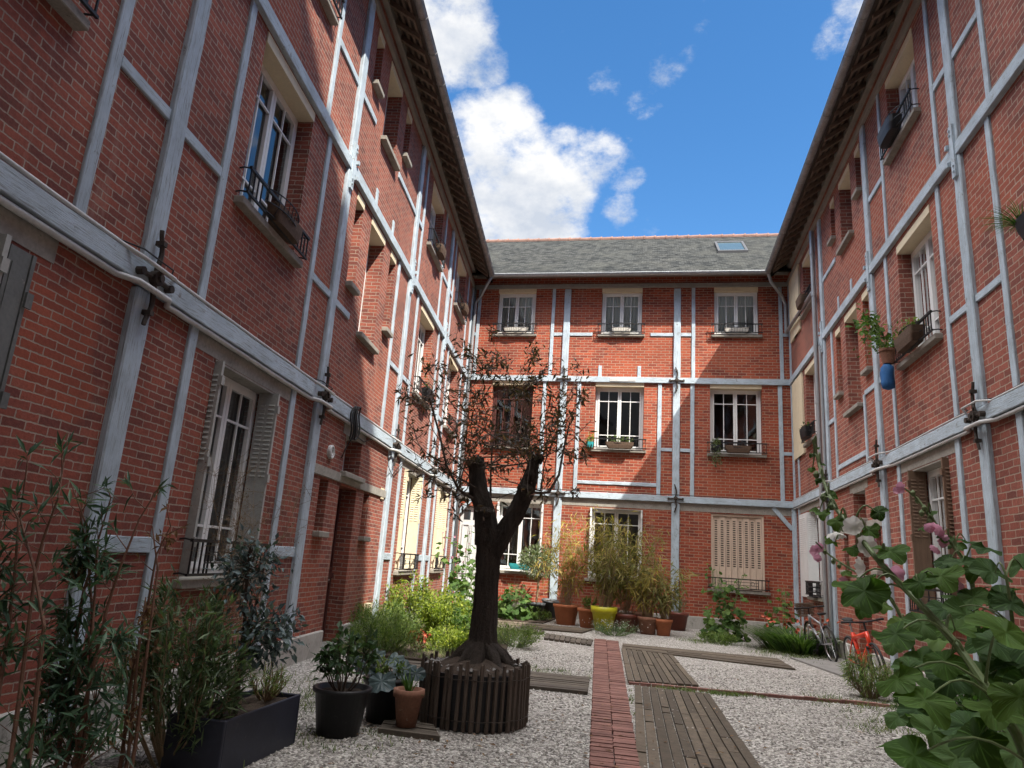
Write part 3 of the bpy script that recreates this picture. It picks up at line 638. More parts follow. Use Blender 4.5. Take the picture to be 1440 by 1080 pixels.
for s in LM[1:]: anchor(left, s, 3.54); strap(left, s, 7.1)
for s in RM[1:]: anchor(right, s, 3.54); strap(right, s, 7.1)
for s in BM: anchor(back, s, 3.56); anchor(back, s, 7.11, .08)
def conduit(w, z, r, d, mat, bumps, rise, sag=.01):
    c = WM(w); s0, s1 = w.s; pts = [(s0+.1, d, z)]; s = s0+.4
    while s < s1-.1:
        near = min((abs(s-b) for b in bumps), default=9)
        pts.append((s, d+(.10 if near < .26 else 0), z+(rise if near < .26 else random.uniform(-sag, sag)*.35)))
        s += .14 if near < .55 else .45
    c.tube(pts, r, 7); c.build('conduit', M[mat], w.root, smooth=True)
conduit(left, 3.415, .026, .05, 'conduit', LM, .0); conduit(left, 3.655, .018, .07, 'conduit', LM, -.05); conduit(left, 3.685, .007, .04, 'cableb', LM, 0, .02)
conduit(right, 3.42, .024, .05, 'conduit', RM, .0); conduit(right, 3.65, .013, .07, 'conduit', RM, 0.02); conduit(right, 3.675, .007, .05, 'cableb', RM, 0, .015)
conduit(back, 3.66, .010, .06, 'cableb', BM, 0, .015)
cb = WM(left)
for k in range(3): cb.tube([(10.15+.02*k+.10*math.sin(t), .12+.03*k+.02*math.cos(3*t), 3.42+.26*math.cos(t)) for t in [i*math.pi/9 for i in range(19)]], .014, 6)
cb.build('cable_loop', M['cableb'], left.root, smooth=True); cb = WM(left)
cb.tube([(10.08, .03, 2.85), (10.12, .06, 3.0), (10.2, .1, 3.15), (10.2, .1, 3.15), (10.6, .03, 3.30), (11.15, .02, 3.28), (11.5, .05, 3.4)], .010, 6)
cb.build('cable', M['cableb'], left.root, smooth=True); cb = WM(left)
cb.tube([(12.6, .07, 3.45), (12.7, .06, 3.1), (13.0, .08, 2.95), (13.3, .08, 3.1), (13.9, .1, 3.4)], .008, 6)
cb.build('cable', M['cableb'], left.root, smooth=True)
vn = WM(left); vn.tube([(9.61, 0, 2.87), (9.61, .03, 2.87)], .105, 18); vn.tube([(9.61+.085*math.cos(t), .035, 2.87+.085*math.sin(t)) for t in [i*math.pi/8 for i in range(17)]], .018, 6); vn.tube([(9.61+.045*math.cos(t), .035, 2.87+.045*math.sin(t)) for t in [i*math.pi/8 for i in range(17)]], .012, 6)
vn.build('round_vent', M['conduit'], left.root)
hn = WM(left); hn.box((12.60, 0, 2.46), (12.78, .025, 2.66)); hn.build('number_plate', M['cream'], left.root)
lb = WM(left); lb.box((12.35, .0, .36), (12.55, .09, .60)); lb.build('meter_box', M['cream'], left.root)
# --- roofs
def roof(w, a, b, gut_a, gut_b, raf, slate=True):
    r_ = WM(w); t = .05; rz = ZG+SLOPE*(OV+4.05)
    def sec(d): return ZG+SLOPE*(OV-d) if d > -4.05 else rz-SLOPE*(-4.05-d)
    for d0, d1 in ((OV, -4.05), (-4.05, -8.8)):
        r_.prism([(d0, sec(d0)), (d1, sec(d1)), (d1, sec(d1)+t), (d0, sec(d0)+t)], lambda p: (a, p[0], p[1]), lambda p: (b, p[0], p[1]))
    rf = r_.build('roof', M['slate'], w.root, fix=True)
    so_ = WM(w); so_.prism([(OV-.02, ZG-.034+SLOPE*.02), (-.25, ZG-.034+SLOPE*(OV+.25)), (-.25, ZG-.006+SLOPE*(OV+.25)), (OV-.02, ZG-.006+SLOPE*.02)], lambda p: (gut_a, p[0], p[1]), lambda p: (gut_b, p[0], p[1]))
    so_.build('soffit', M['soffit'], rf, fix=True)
    if raf:
        n = int((gut_b-gut_a)/.42)
        for i in range(n):
            s = gut_a+.2+i*.42+random.uniform(-.02, .02); k = WM(w); h = .11
            k.prism([(OV-.06, ZG-.04), (-.2, ZG-.04+SLOPE*(OV+.14)), (-.2, ZG-.04-h+SLOPE*(OV+.14)), (OV-.06, ZG-.04-h*.75)], lambda p: (s-.036, p[0], p[1]), lambda p: (s+.036, p[0], p[1]))
            k.build('rafter', M['rafter'], rf, fix=True)
        bt = WM(w)
        for i in range(4):
            d = .50-.13*i; z = ZG-.05+SLOPE*(OV-d); bt.box((gut_a, d-.02, z-.015), (gut_b, d+.02, z+.005))
        bt.build('batten', M['rafter'], rf)
    g = WM(w); dc = OV+.065; zc = ZG-.01; rr = .075; n = 10
    prof = [(dc+rr*math.cos(math.pi+math.pi*i/n), zc+rr*math.sin(math.pi+math.pi*i/n)) for i in range(n+1)]
    inn = [(dc+(rr-.008)*math.cos(2*math.pi-math.pi*i/n), zc+(rr-.008)*math.sin(2*math.pi-math.pi*i/n)) for i in range(n+1)]
    for q0, q1 in zip(prof, prof[1:]): g.quad((gut_a, *q0), (gut_b, *q0), (gut_b, *q1), (gut_a, *q1))
    for q0, q1 in zip(inn, inn[1:]): g.quad((gut_a, *q0), (gut_b, *q0), (gut_b, *q1), (gut_a, *q1))
    g.tube([(gut_a, dc+rr, zc+.006), (gut_b, dc+rr, zc+.006)], .011, 6)
    s = gut_a+.5
    while s < gut_b:
        g.tube([(s, dc+(rr+.004)*math.cos(math.pi+math.pi*i/n), zc+(rr+.004)*math.sin(math.pi+math.pi*i/n)) for i in range(n+1)], .009, 5); s += .85
    g.build('gutter', M['gutterm'] if raf else M['zinc'], rf, fix=False, smooth=False)
    # ridge tiles
    s = a
    if not raf:
        while s < b:
            k = WM(w); k.tube([(s, -4.05, rz+.0), (s+.39, -4.05, rz+.0)], [.12, .135], 12); k.tube([(s+.36, -4.05, rz), (s+.41, -4.05, rz)], .15, 12); k.build('ridge_tile', M['terra_ridge'], rf, smooth=False); s += .41
    return rf
GD = D-OV
rl = roof(left, -2.9, 25.2, -2.9, GD-.02, True); rr_ = roof(right, -2.9, 25.2, -2.9, GD-.02, True); rb = roof(back, -9.8, 7.9, XL+TL*GD+OV, XR+TR*GD-OV, False)
# skylight lies on the back roof
sk = WM(back)
def rp(x, y, h): return (x, -(y-D), ZG+.05+SLOPE*(y-D+OV)+h)
for x0, x1, y0, y1 in ((2.1, 2.18, 22.85, 24.2), (3.0, 3.08, 22.85, 24.2), (2.18, 3.0, 22.85, 22.95), (2.18, 3.0, 24.1, 24.2)):
    sk.prism([(x0, y0), (x1, y0), (x1, y1), (x0, y1)], lambda p: rp(p[0], p[1], -.03), lambda p: rp(p[0], p[1], .09))
sko = sk.build('skylight', M['blackpot'], rb, fix=True)
sg_ = WM(back); sg_.prism([(2.18, 22.95), (3.0, 22.95), (3.0, 24.1), (2.18, 24.1)], lambda p: rp(p[0], p[1], .02), lambda p: rp(p[0], p[1], .06)); sg_.build('skylight_glass', surf('skylight_glass', (.05, .075, .08), .12, .1, 2, bmp=0, spec=.5), rb, fix=True)
cw = WM(left); cw.lathe([(.0, .0), (.05, .02), (.06, .06), (.035, .11), (0, .12)], (20.0, -.0, 0), 10) if False else None
# --- downpipes
p = WM(left); p.tube([(GD-.12, OV+.06, ZG-.06), (GD-.02, OV*.85, ZG-.28), (D-.24, .30, ZG-.55), (D-.16, .13, ZG-.75), (D-.16, .12, 8.4), (D-.16, .12, .1)], .05, 10); p.build('downpipe', M['zinc'], left.root, smooth=True)
p = WM(right)
p.tube([(GD-.05, OV+.05, ZG-.06), (GD+.02, OV*.95, ZG-.30), (D-.20, .22, ZG-.62), (D-.13, .12, ZG-.85), (D-.13, .12, 8.75), (D-.13, .12, 8.66)], .05, 10)
p.tube([(D-.13, .12, 8.66), (D-.2, .13, 8.60), (17.45, .13, 8.42), (17.3, .13, 8.36), (17.28, .13, 8.2)], .05, 10)
p.tube([(17.28, .13, 10.0), (17.28, .13, .1)], .052, 10); p.tube([(17.0, .1, 6.9), (17.0, .1, .15)], .035, 8)
for z in (.6, 2.2, 4.2, 5.6, 8.3, 9.4): p.tube([(17.28, .13, z-.04), (17.28, .13, z+.04)], .064, 10)
p.build('downpipe', M['zinc'], right.root, smooth=False)
p = WM(back); p.tube([(-5.78, .10, 10.2), (-5.78, .10, .1)], .04, 8); p.build('downpipe', M['zinc'], back.root, smooth=True)
# --- the tall block behind the courtyard: it throws the shade over the near half
blk = thing('apartment_block', 'tall plain rendered block behind the viewpoint with a stepped roofline', 'building', (0, -3, 0))
mb = MB(); prof = [(-12, 0), (12.5, 0), (12.7, 30.2), (12.0, 31.7), (10.2, 30.5), (8.7, 29.1), (6.75, 26.9), (-12, 26.9)]
mb.prism(prof, lambda p: (p[0], -.1, p[1]), lambda p: (p[0], -12, p[1])); mb.build('wall', surf('block_render', (.30, .27, .23), .9, .15, 2, bmp=.1), blk, fix=True)

# ------------------------------------------------------------------ ground
def gravelmat():
    m, nt, bs = newmat('courtyard_gravel'); v = mapping(nt)
    vo = N(nt, 'ShaderNodeTexVoronoi', i_Scale=46.); nt.links.new(v, vo.inputs['Vector'])
    bw = N(nt, 'ShaderNodeSeparateColor'); nt.links.new(vo.outputs['Color'], bw.inputs[0])
    col = ramp(nt, bw.outputs[0], [(0, (.085, .077, .07)), (.25, (.20, .185, .17)), (.6, (.34, .32, .295)), (1, (.58, .56, .53))])
    n1 = noise(nt, v, .8, 5, .6)
    col = mixc(nt, .6, col, ramp(nt, n1, [(.3, (.75, .73, .70)), (.65, (1.1, 1.08, 1.05))]), 'MULTIPLY')
    n2 = noise(nt, v, 1.7, 7, .7)
    col = mixc(nt, ramp(nt, n2, [(.62, (0, 0, 0)), (.74, (.5, .5, .5))]), col, (.09, .085, .055))
    nt.links.new(col, bs.inputs['Base Color']); bs.inputs['Roughness'].default_value = .85
    iv = N(nt, 'ShaderNodeMath', operation='SUBTRACT', i_0=1.); nt.links.new(vo.outputs['Distance'], iv.inputs[1])
    bump(nt, bs, iv.outputs[0], .9, .02); return m
M['gravel'] = gravelmat()
g = MB(); g.quad((-400, -400, 0), (400, -400, 0), (400, 400, 0), (-400, 400, 0))
tag(g.build('ground', M['gravel']), kind='structure')
# loose pebbles on top, where they are near enough to be seen one by one
pm = foliage('gravel_pebbles', (.27, .25, .23), (.60, .575, .54), .85, 0.)
pb = MB()
oc = [(1, 0, 0), (-1, 0, 0), (0, 1, 0), (0, -1, 0), (0, 0, 1), (0, 0, -1)]
of = [(0, 2, 4), (2, 1, 4), (1, 3, 4), (3, 0, 4), (2, 0, 5), (1, 2, 5), (3, 1, 5), (0, 3, 5)]
def pebble(x, y, r):
    a = random.uniform(0, 6.28); ca, sa = math.cos(a), math.sin(a); k = len(pb.v)
    ex, ey, ez = r*random.uniform(.7, 1.4), r*random.uniform(.6, 1.1), r*random.uniform(.4, .8)
    for ox, oy, oz in oc: 
        px, py = ox*ex*random.uniform(.8, 1.15), oy*ey*random.uniform(.8, 1.15); pb.v.append((x+px*ca-py*sa, y+px*sa+py*ca, ez*.35+oz*ez))
    pb.f += [[k+i for i in f] for f in of]
def on_path(x, y):
    xl = -.42-(y-6)*.069; xr = -.04-(y-6)*.058
    if xl-.02 < x < xr+.02: return True
    if 6 < y < 10.1 and xr < x < .92-(y-6.6)*.035: return random.random() > .06
    if 4.2 < y <= 6 and xr < x < .95: return random.random() > .04
    return False
for i in range(30000):
    y = 4.6+(random.random()**1.5)*8.5; x = random.uniform(-3.4, min(3.4, .4*y+.8))
    if not on_path(x, y): pebble(x, y, random.uniform(.008, .018))
    elif random.random() < .05 and x > -.1: pebble(x, y, random.uniform(.008, .014)); pb.v[-6:] = [(a_, b_, c_+.036) for a_, b_, c_ in pb.v[-6:]]
tag(pb.build('gravel_pebbles', pm), 'loose pale grey gravel stones covering the courtyard', 'gravel', kind='stuff')
def boards(mb, p0, p1, q0, q1, n, along, z=.035, gap=.06, split=1):
    """boards fill the quad p0-p1 / q0-q1; each runs from the p edge to the q edge"""
    p0, p1, q0, q1 = (Vector((*v, 0)) for v in (p0, p1, q0, q1))
    for i in range(n):
        a, b = (i+gap)/n, (i+1-gap)/n
        cuts = [0]+sorted(random.uniform(.2, .8) for _ in range(split-1))+[1]
        for c0, c1 in zip(cuts, cuts[1:]):
            c0 += .002; c1 -= .002; h = z+random.uniform(-.006, .006)
            P = lambda u, t: (p0.lerp(p1, u)).lerp(q0.lerp(q1, u), t)
            poly = [P(a, c0), P(b, c0), P(b, c1), P(a, c1)]
            mb.prism(poly, lambda v: (v.x, v.y, -.02), lambda v: (v.x, v.y, h+random.uniform(-.002, .002)))
M['deck'] = surf('grey_weathered_planks', (.092, .072, .052), .92, .45, 5, (3, 3, 3), bmp=.6, isl=.3, dark=(.05, .043, .035))
M['deckdark'] = surf('dark_weathered_planks', (.085, .07, .055), .88, .35, 5, (3, 3, 3), bmp=.4, isl=.25)
mb = MB()
boards(mb, (-.16, 10.02), (.79, 9.98), (-.03, 4.0), (1.0, 4.0), 10, 'y', split=4, gap=.075)
boards(mb, (-.49, 14.35), (.46, 13.98), (-.26, 10.38), (.70, 10.62), 10, 'y', split=3, gap=.09)
tag(mb.build('path', M['deck'], fix=True), kind='structure')
mb = MB(); boards(mb, (-.50, 15.3), (-.48, 14.45), (2.45, 15.1), (2.5, 13.6), 5, 'x', split=2, gap=.02, z=.03)
tag(mb.build('path', M['deck'], fix=True), kind='structure')
mb = MB(); boards(mb, (-2.35, 10.32), (-2.2, 9.14), (-.76, 10.36), (-.69, 9.13), 10, 'x', split=1, gap=.07)
boards(mb, (-3.7, 10.25), (-3.6, 9.2), (-2.36, 10.3), (-2.24, 9.16), 9, 'x', split=1, gap=.07)
tag(mb.build('path', M['deckdark'], fix=True), kind='structure')
mb = MB(); boards(mb, (-4.6, 18.5), (-4.3, 16.9), (-1.3, 18.1), (-1.45, 16.95), 5, 'x', split=2, gap=.02)
tag(mb.build('path', M['deck'], fix=True), kind='structure')
sb = thing('slatted_board', 'dark slatted wooden board lying on gravel beside the brick strip', 'duckboard', (-1.6, 15.2, 0))
mb = MB(); boards(mb, (-2.16, 15.95), (-1.1, 15.5), (-2.05, 14.9), (-1.06, 14.5), 9, 'y', gap=.07, z=.04); mb.build('slat', M['deckdark'], sb, off=sb.location, fix=True)
mb = MB()
for t in (.2, .8):
    a = Vector((-2.16, 15.95, 0)).lerp(Vector((-2.05, 14.9, 0)), t); b = Vector((-1.1, 15.5, 0)).lerp(Vector((-1.06, 14.5, 0)), t); mb.tube([(a.x, a.y, .025), (b.x, b.y, .025)], .02, 4)
mb.build('runner', M['deckdark'], sb, off=sb.location)
sb = thing('slatted_board', 'second dark slatted board half under the wide plank path', 'duckboard', (-2.7, 16.5, 0))
mb = MB(); boards(mb, (-3.5, 16.85), (-2.25, 16.5), (-3.3, 16.2), (-2.2, 15.85), 9, 'y', gap=.12, z=.05); mb.build('slat', M['deckdark'], sb, off=sb.location, fix=True)
sb = thing('slatted_board', 'small slatted wooden mat under the terracotta pot, beside the tree planter', 'duckboard', (-2, 6.4, 0))
mb = MB(); boards(mb, (-2.32, 6.66), (-2.24, 6.24), (-1.86, 6.62), (-1.68, 6.22), 6, 'x', gap=.1, z=.045); mb.build('slat', M['deckdark'], sb, off=sb.location, fix=True)
# brick strip: two rows of bricks laid across
M['paver'] = surf('worn_red_paving_brick', (.19, .092, .075), .9, .35, 7, bmp=.4, isl=.25, dark=(.10, .075, .066))
mb = MB(); y = 3.6
while y < 15.6:
    xl = -.42-(y-6)*.069; xr = -.04-(y-6)*.058+.0; xm = (xl+xr)/2
    for a, b in ((xl, xm-.004), (xm+.004, xr)):
        h = .045+random.uniform(-.004, .004); j = random.uniform(-.006, .006)
        mb.box((a+j, y+.003, -.03), (b+j, y+.060, h))
    y += .066
tag(mb.build('brick_path', M['paver'], fix=True), kind='structure')
mb = MB()
for k in range(22):
    t = k/22; x = -.24+3.3*t; y = 10.24+.25*t; mb.box((x+.004, y, -.03), (x+.146, y+.07, .04+random.uniform(-.006, .006)))
tag(mb.build('kerb', M['paver'], fix=True), kind='structure')
mb = MB()
mb.prism([(2.75, 15.5), (3.6, 15.4), (3.75, 13.0), (3.15, 13.3)], lambda p: (p[0], p[1], -.02), lambda p: (p[0], p[1], .03))
tag(mb.build('pavement', M['stone'], fix=True), kind='structure')
mb = MB()
mb.prism([(-4.9, 10.6), (-3.05, 10.4), (-2.3, 12.2), (-2.9, 16.0), (-5.3, 16.2)], lambda p: (p[0], p[1], -.05), lambda p: (p[0], p[1], .04)); mb.prism([(-5.4, 18.7), (-2.6, 18.7), (-2.5, 20.9), (-5.5, 20.9)], lambda p: (p[0], p[1], -.05), lambda p: (p[0], p[1], .03))
tag(mb.build('soil_bed', M['soil'], fix=True), kind='structure')
# ------------------------------------------------------------------ plant makers
def rv(s=1): return Vector((random.gauss(0, s), random.gauss(0, s), random.gauss(0, s)))
def curve(p0, p1, bow, n=6, wob=0):
    p0 = Vector(p0); p1 = Vector(p1); bow = Vector(bow); out = []
    for i in range(n+1):
        t = i/n; q = p0.lerp(p1, t)+bow*math.sin(math.pi*t)
        if wob and 0 < i < n: q = q+rv(wob)
        out.append(q)
    return out
def bush(name, label, cat, c, rx, rz, n, L, W, leafm, stemm='stem', z0=.02, group=None, stems=14, up=.5, hollow=.25, rz0=0, droop=.25, parent_pot=None, fname='foliage', cl=None):
    c = Vector(c); o = parent_pot or thing(name, label, cat, c, 0, group); off = o.location
    st = MB(); tips = []
    for i in range(stems):
        a = random.uniform(0, 6.28); rr = rx*math.sqrt(random.random())*.9; hh = z0+rz*random.uniform(.55, 1)*(1-.35*(rr/rx)**2)
        tip = c+Vector((rr*math.cos(a), rr*math.sin(a), hh)); base = c+Vector((rr*.25*math.cos(a), rr*.25*math.sin(a), rz0))
        pts = curve(base, tip, Vector((math.cos(a), math.sin(a), 0))*rx*.12, 5, .01); st.tube(pts, [.006*(1-i/7)+.0015 for i in range(6)], 5, False); tips.append(pts)
    lf = MB()
    for i in range(n):
        pts = random.choice(tips); t = hollow+(1-hollow)*random.random()**.7; k = min(int(t*5), 4); q = pts[k].lerp(pts[k+1], t*5-k)
        out = Vector((q.x-c.x, q.y-c.y, 0)); out = out.normalized() if out.length > .01 else rv().normalized()
        d = (out*random.uniform(.2, 1)+rv(.55)+Vector((0, 0, up))).normalized()
        q = q+rv(rx*.07)
        s = random.uniform(.6, 1.2); lf.leaf(q, d, (Vector((0, 0, 1))+rv(.5)).normalized(), L*s, W*s, droop)
    st.build('stems', M[stemm], o, off=off); lf.build(fname, M[leafm], o, off=off); return o
def pot(name, label, c, r0, r1, h, mat, group=None, rim=.035, cat='plant pot', ribs=False, tilt=0):
    o = thing(name, label, cat, c, 0, group); b = MB()
    prof = [(r0, 0), (r0+(r1-r0)*.85, h-rim*1.6), (r1-.005, h-rim*1.6), (r1+.012, h-rim*1.5), (r1+.014, h), (r1-.018, h), (r1-.03, h-.06)]
    b.lathe(prof, (0, 0, .0)); b.build('pot', M[mat], o, smooth=False)
    for p in o.children: 
        p.data.polygons.foreach_set('use_smooth', [len(f.vertices) == 4 for f in p.data.polygons])
    s = MB(); n = 20; ring = [s.av(((r1-.02)*math.cos(2*math.pi*k/n), (r1-.02)*math.sin(2*math.pi*k/n), h-.045+random.uniform(-.008, .008))) for k in range(n)]; ci = s.av((0, 0, h-.025))
    for k in range(n): s.f.append([ci, ring[k], ring[(k+1) % n]])
    s.build('soil', M['soil'], o); return o
def flower(mb, c, nrm, r, petals=5):
    nrm = Vector(nrm).normalized(); u = nrm.orthogonal().normalized(); w = nrm.cross(u); c = Vector(c)
    ci = mb.av(c-nrm*r*.35)
    ph = random.uniform(0, 6)
    ring = []
    n = petals*6
    for k in range(n):
        a = 2*math.pi*k/n+ph; rr = r*(.86+.14*abs(math.sin(petals*(k/n)*math.pi)))*random.uniform(.94, 1.05)
        ring.append((mb.av(c+(u*math.cos(a)+w*math.sin(a))*rr*.55-nrm*r*.05), mb.av(c+(u*math.cos(a)+w*math.sin(a))*rr+nrm*(r*.22+r*.12*math.sin(a*petals*2)))))
    for k in range(n):
        a, b = ring[k], ring[(k+1) % n]; mb.f.append([ci, a[0], b[0]]); mb.f.append([a[0], a[1], b[1], b[0]])
TOCAM = lambda p: (O-Vector(p)).normalized()
# ------------------------------------------------------------------ the pollarded tree and its slatted tub
TC = Vector((-1.62, 7.1, 0))
tub = thing('slatted_tree_tub', 'round tub of dark upright wooden slats around the tree foot', 'tree planter', TC)
random.seed(11)
n = 46
for k in range(n):
    a = 2*math.pi*k/n+random.uniform(-.015, .015); r = .50+random.uniform(-.008, .012); h = .53+random.uniform(-.035, .035)+(.05 if random.random() < .1 else 0)
    u = Vector((math.cos(a), math.sin(a), 0)); t = Vector((-math.sin(a), math.cos(a), 0)); w = random.uniform(.017, .024); ln = random.uniform(-.012, .012)
    b = MB(); poly = [u*r-t*w, u*r+t*w, u*(r+.018)+t*w*.8, u*(r+.022)-t*w*.6]
    b.prism(poly, lambda p: (p.x, p.y, random.uniform(0, .02)), lambda p: (p.x+t.x*ln, p.y+t.y*ln, h+random.uniform(-.012, .012)))
    b.build('slat', M['slatwood'], tub, fix=True)
b = MB()
for z in (.10, .44): b.tube([Vector((.528*math.cos(2*math.pi*k/40), .528*math.sin(2*math.pi*k/40), z+.006*math.sin(k*2.3))) for k in range(41)], .004, 5)
b.build('binding_wire', M['rust'], tub)
b = MB(); b.lathe([(.485, .01), (.488, .47)], (0, 0, 0), 40); b.build('liner', M['blackpot'], tub)
b = MB(); rings = []
for r, z in ((.48, .475), (.33, .52), (.2, .56), (.02, .58)): rings.append([b.av((r*math.cos(2*math.pi*k/30)*random.uniform(.96, 1.03), r*math.sin(2*math.pi*k/30)*random.uniform(.96, 1.03), z+random.uniform(-.015, .015))) for k in range(30)])
for r0, r1 in zip(rings, rings[1:]):
    for k in range(30): b.f.append([r0[k], r0[(k+1) % 30], r1[(k+1) % 30], r1[k]])
b.build('soil', M['soil'], tub)
b = MB()
for i in range(60):
    a = random.uniform(0, 6.28); r = random.uniform(.32, .47); k = len(b.v); s = random.uniform(.02, .045)
    for ox, oy, oz in oc: b.v.append((r*math.cos(a)+ox*s*random.uniform(.7, 1.3), r*math.sin(a)+oy*s*random.uniform(.7, 1.3), .505+oz*s*.55))
    b.f += [[k+i_ for i_ in f] for f in of]
tag(b.build('stones', M['stone'], tub), kind='stuff')
tree = thing('pollarded_tree', 'dark pollarded tree with two cut limbs and thin regrowth, in the slatted tub', 'tree', TC+Vector((0, 0, .5)))
TY = 7.2
def bark_tube(mb, pts, rad, n=44, amp=.12, sub=7):
    P = []; Rr = []
    for i in range(len(pts)-1):
        for j in range(sub):
            t = j/sub; P.append(Vector(pts[i]).lerp(Vector(pts[i+1]), t)); Rr.append(rad[i]+(rad[i+1]-rad[i])*t)
    P.append(Vector(pts[-1])); Rr.append(rad[-1])
    # smooth the line
    for _ in range(4): P = [P[0]]+[(P[i-1]+P[i]*2+P[i+1])/4 for i in range(1, len(P)-1)]+[P[-1]]
    rings = []; ref = Vector((1, 0, 0))
    ph = [random.uniform(0, 6.28) for _ in range(6)]
    for i, p in enumerate(P):
        d = (P[min(i+1, len(P)-1)]-P[max(i-1, 0)]).normalized(); ref = (ref-d*ref.dot(d)).normalized(); w = d.cross(ref)
        ring = []
        for k in range(n):
            a = 2*math.pi*k/n
            lump = amp*(.5*math.sin(3*a+ph[0]+i*.21)+.4*math.sin(5*a+ph[1]-i*.33)+.35*math.sin(8*a+ph[2]+i*.5)+.5*abs(math.sin(6.5*a+ph[3]+.6*math.sin(i*.35+ph[4])))+random.uniform(-.4, .4))
            ring.append(mb.av(p+(ref*math.cos(a)+w*math.sin(a))*Rr[i]*(1+lump)))
        rings.append(ring)
    for r0, r1 in zip(rings, rings[1:]):
        for k in range(n): mb.f.append([r0[k], r0[(k+1) % n], r1[(k+1) % n], r1[k]])
    mb.f.append(rings[0][::-1]); mb.f.append(rings[-1])
    return P
tr = MB()
base = Vector((-1.60, 7.2, .50)); fork = at(690, 752, TY)
bark_tube(tr, [base, at(680, 885, TY), at(684, 820, TY), at(687, 770, TY), fork+Vector((0, 0, .06))], [.175, .122, .110, .118, .136], amp=.11)
bark_tube(tr, [at(684, 765, TY), at(681, 715, TY), at(673, 690, TY), at(670, 655, TY), at(668, 645, TY)], [.12, .098, .088, .078, .088], amp=.13)
bark_tube(tr, [at(692, 775, TY), at(711, 745, TY-.02), at(729, 715, TY-.05), at(740, 690, TY-.08), at(748, 662, TY-.1), at(752, 642, TY-.1)], [.11, .088, .080, .085, .060, .050], amp=.13)
for a in range(9):
    an = a*.70+random.uniform(-.2, .2); e = base+Vector((.36*math.cos(an), .36*math.sin(an), -.03)); bark_tube(tr, [base+Vector((.05*math.cos(an), .05*math.sin(an), .20)), base+Vector((.20*math.cos(an), .20*math.sin(an), .07)), e], [.07, .075, .035], n=12, amp=.25, sub=4)
for px, py, Y in ((671, 650, 7.16), (675, 655, 7.22), (664, 652, 7.2), (741, 688, 7.05), (747, 668, 7.06), (737, 700, 7.1), (683, 720, 7.1), (756, 645, 7.1)):
    q = at(px, py, Y); bark_tube(tr, [q-Vector((0, 0, .05)), q, q+Vector((0, 0, .05))], [.04, .062, .035], n=12, amp=.2, sub=3)
tro = tr.build('trunk', M['bark'], tree, smooth=True, off=tree.location)
# thin regrowth
br = MB(); lf = MB()
starts = [(672, 645), (664, 650), (676, 660), (683, 690), (750, 640), (756, 650), (745, 690), (760, 690), (640, 700), (688, 700), (668, 655), (752, 645)]
targets = []
random.seed(5)
twigs = []
def twig(p0, p1, r, bow=.12, n=7):
    side = Vector((random.uniform(-1, 1), random.uniform(-1, 1), -.6))*bow*(Vector(p1)-Vector(p0)).length
    pts = curve(p0, p1, side, n, .008); br.tube(pts, [r*(1-.75*i/n)+.0012 for i in range(n+1)], 6, False); twigs.append(pts); return pts
# two longer leaders seen in the photograph, left and right
L1 = [at(672, 702, 7.15), at(645, 688, 7.1), at(628, 655, 7.05), at(618, 610, 7.0), at(604, 560, 6.9)]
R1 = [at(742, 690, 7.1), at(772, 692, 7.12), at(786, 668, 7.15), at(792, 635, 7.2), at(800, 600, 7.25)]
M1 = [at(690, 700, 7.2), at(690, 670, 7.22), at(692, 630, 7.25), at(700, 590, 7.3)]
for pts, r in ((L1, .020), (R1, .020), (M1, .014)): 
    br.tube(curve(pts[0], pts[1], (0, 0, -.02), 3)+[p for p in pts[2:]], [r*(1-.6*i/7) for i in range(4+len(pts)-2)], 7, False); twigs.append(pts)
ctr = []
for i in range(185):
    # crown fills an uneven fan over the stubs
    while True:
        px = random.uniform(556, 836); py = random.uniform(452, 712)
        if random.random() > .35+.65*math.exp(-((px-702)/95)**2-((py-575)/75)**2): continue
        if ((px-697)/142)**2+((py-590)/142)**2 < 1 and py < 712 and random.random() < (1.0 if py > 500 else .75): break
    Y = 7.2+random.gauss(0, .42); q = at(px, py, Y)
    src = random.choice(twigs[:3]+twigs[3:40]) if i > 24 else None
    if src is None: s = random.choice(starts); p0 = at(s[0], s[1], 7.15)
    else: p0 = min(random.sample(twigs, min(len(twigs), 12)), key=lambda t: min((v-q).length+max(0, v.z-q.z)*.8 for v in t)); p0 = min(p0, key=lambda v: (v-q).length+max(0, v.z-q.z+.05)*1.5)
    if (q-p0).length < .05: continue
    pts = twig(p0, q, (.007 if i < 24 else .0032))
    dens = math.exp(-((px-700)/75)**2-((py-590)/62)**2)
    for j in range(int(random.randint(12, 27)*(1 if py < 655 else .5))):
        t = random.uniform(.35, 1.02); k = min(int(t*7), 6); b = pts[k].lerp(pts[k+1], t*7-k)+rv(.035)
        d = ((pts[-1]-pts[0]).normalized()*.5+rv(.6)+Vector((0, 0, -.25))).normalized(); s = random.uniform(.6, 1.25)
        lf.leaf(b, d, rv().normalized(), .082*s, .021*s, .45, .1)
for px, py in ((560, 545), (575, 560), (590, 700), (640, 725), (600, 520), (820, 560), (810, 690), (822, 640), (652, 480), (757, 490), (700, 500), (745, 480), (690, 462)):
    q = at(px, py, 7.2+random.uniform(-.3, .3)); p0 = min((v for t in twigs for v in t), key=lambda v: (v-q).length); pts = twig(p0, q, .004)
    for j in range(26):
        t = random.uniform(.4, 1.05); k = min(int(t*7), 6); b = pts[k].lerp(pts[k+1], t*7-k)+rv(.02); s = random.uniform(.6, 1.2); lf.leaf(b, (rv(.7)+Vector((0, 0, -.2))).normalized(), rv().normalized(), .082*s, .021*s, .45, .1)
cro = lf.build('crown', M['crownleaf'], tree, off=tree.location); br.build('branches', M['twig'], cro if False else tree, off=tree.location)
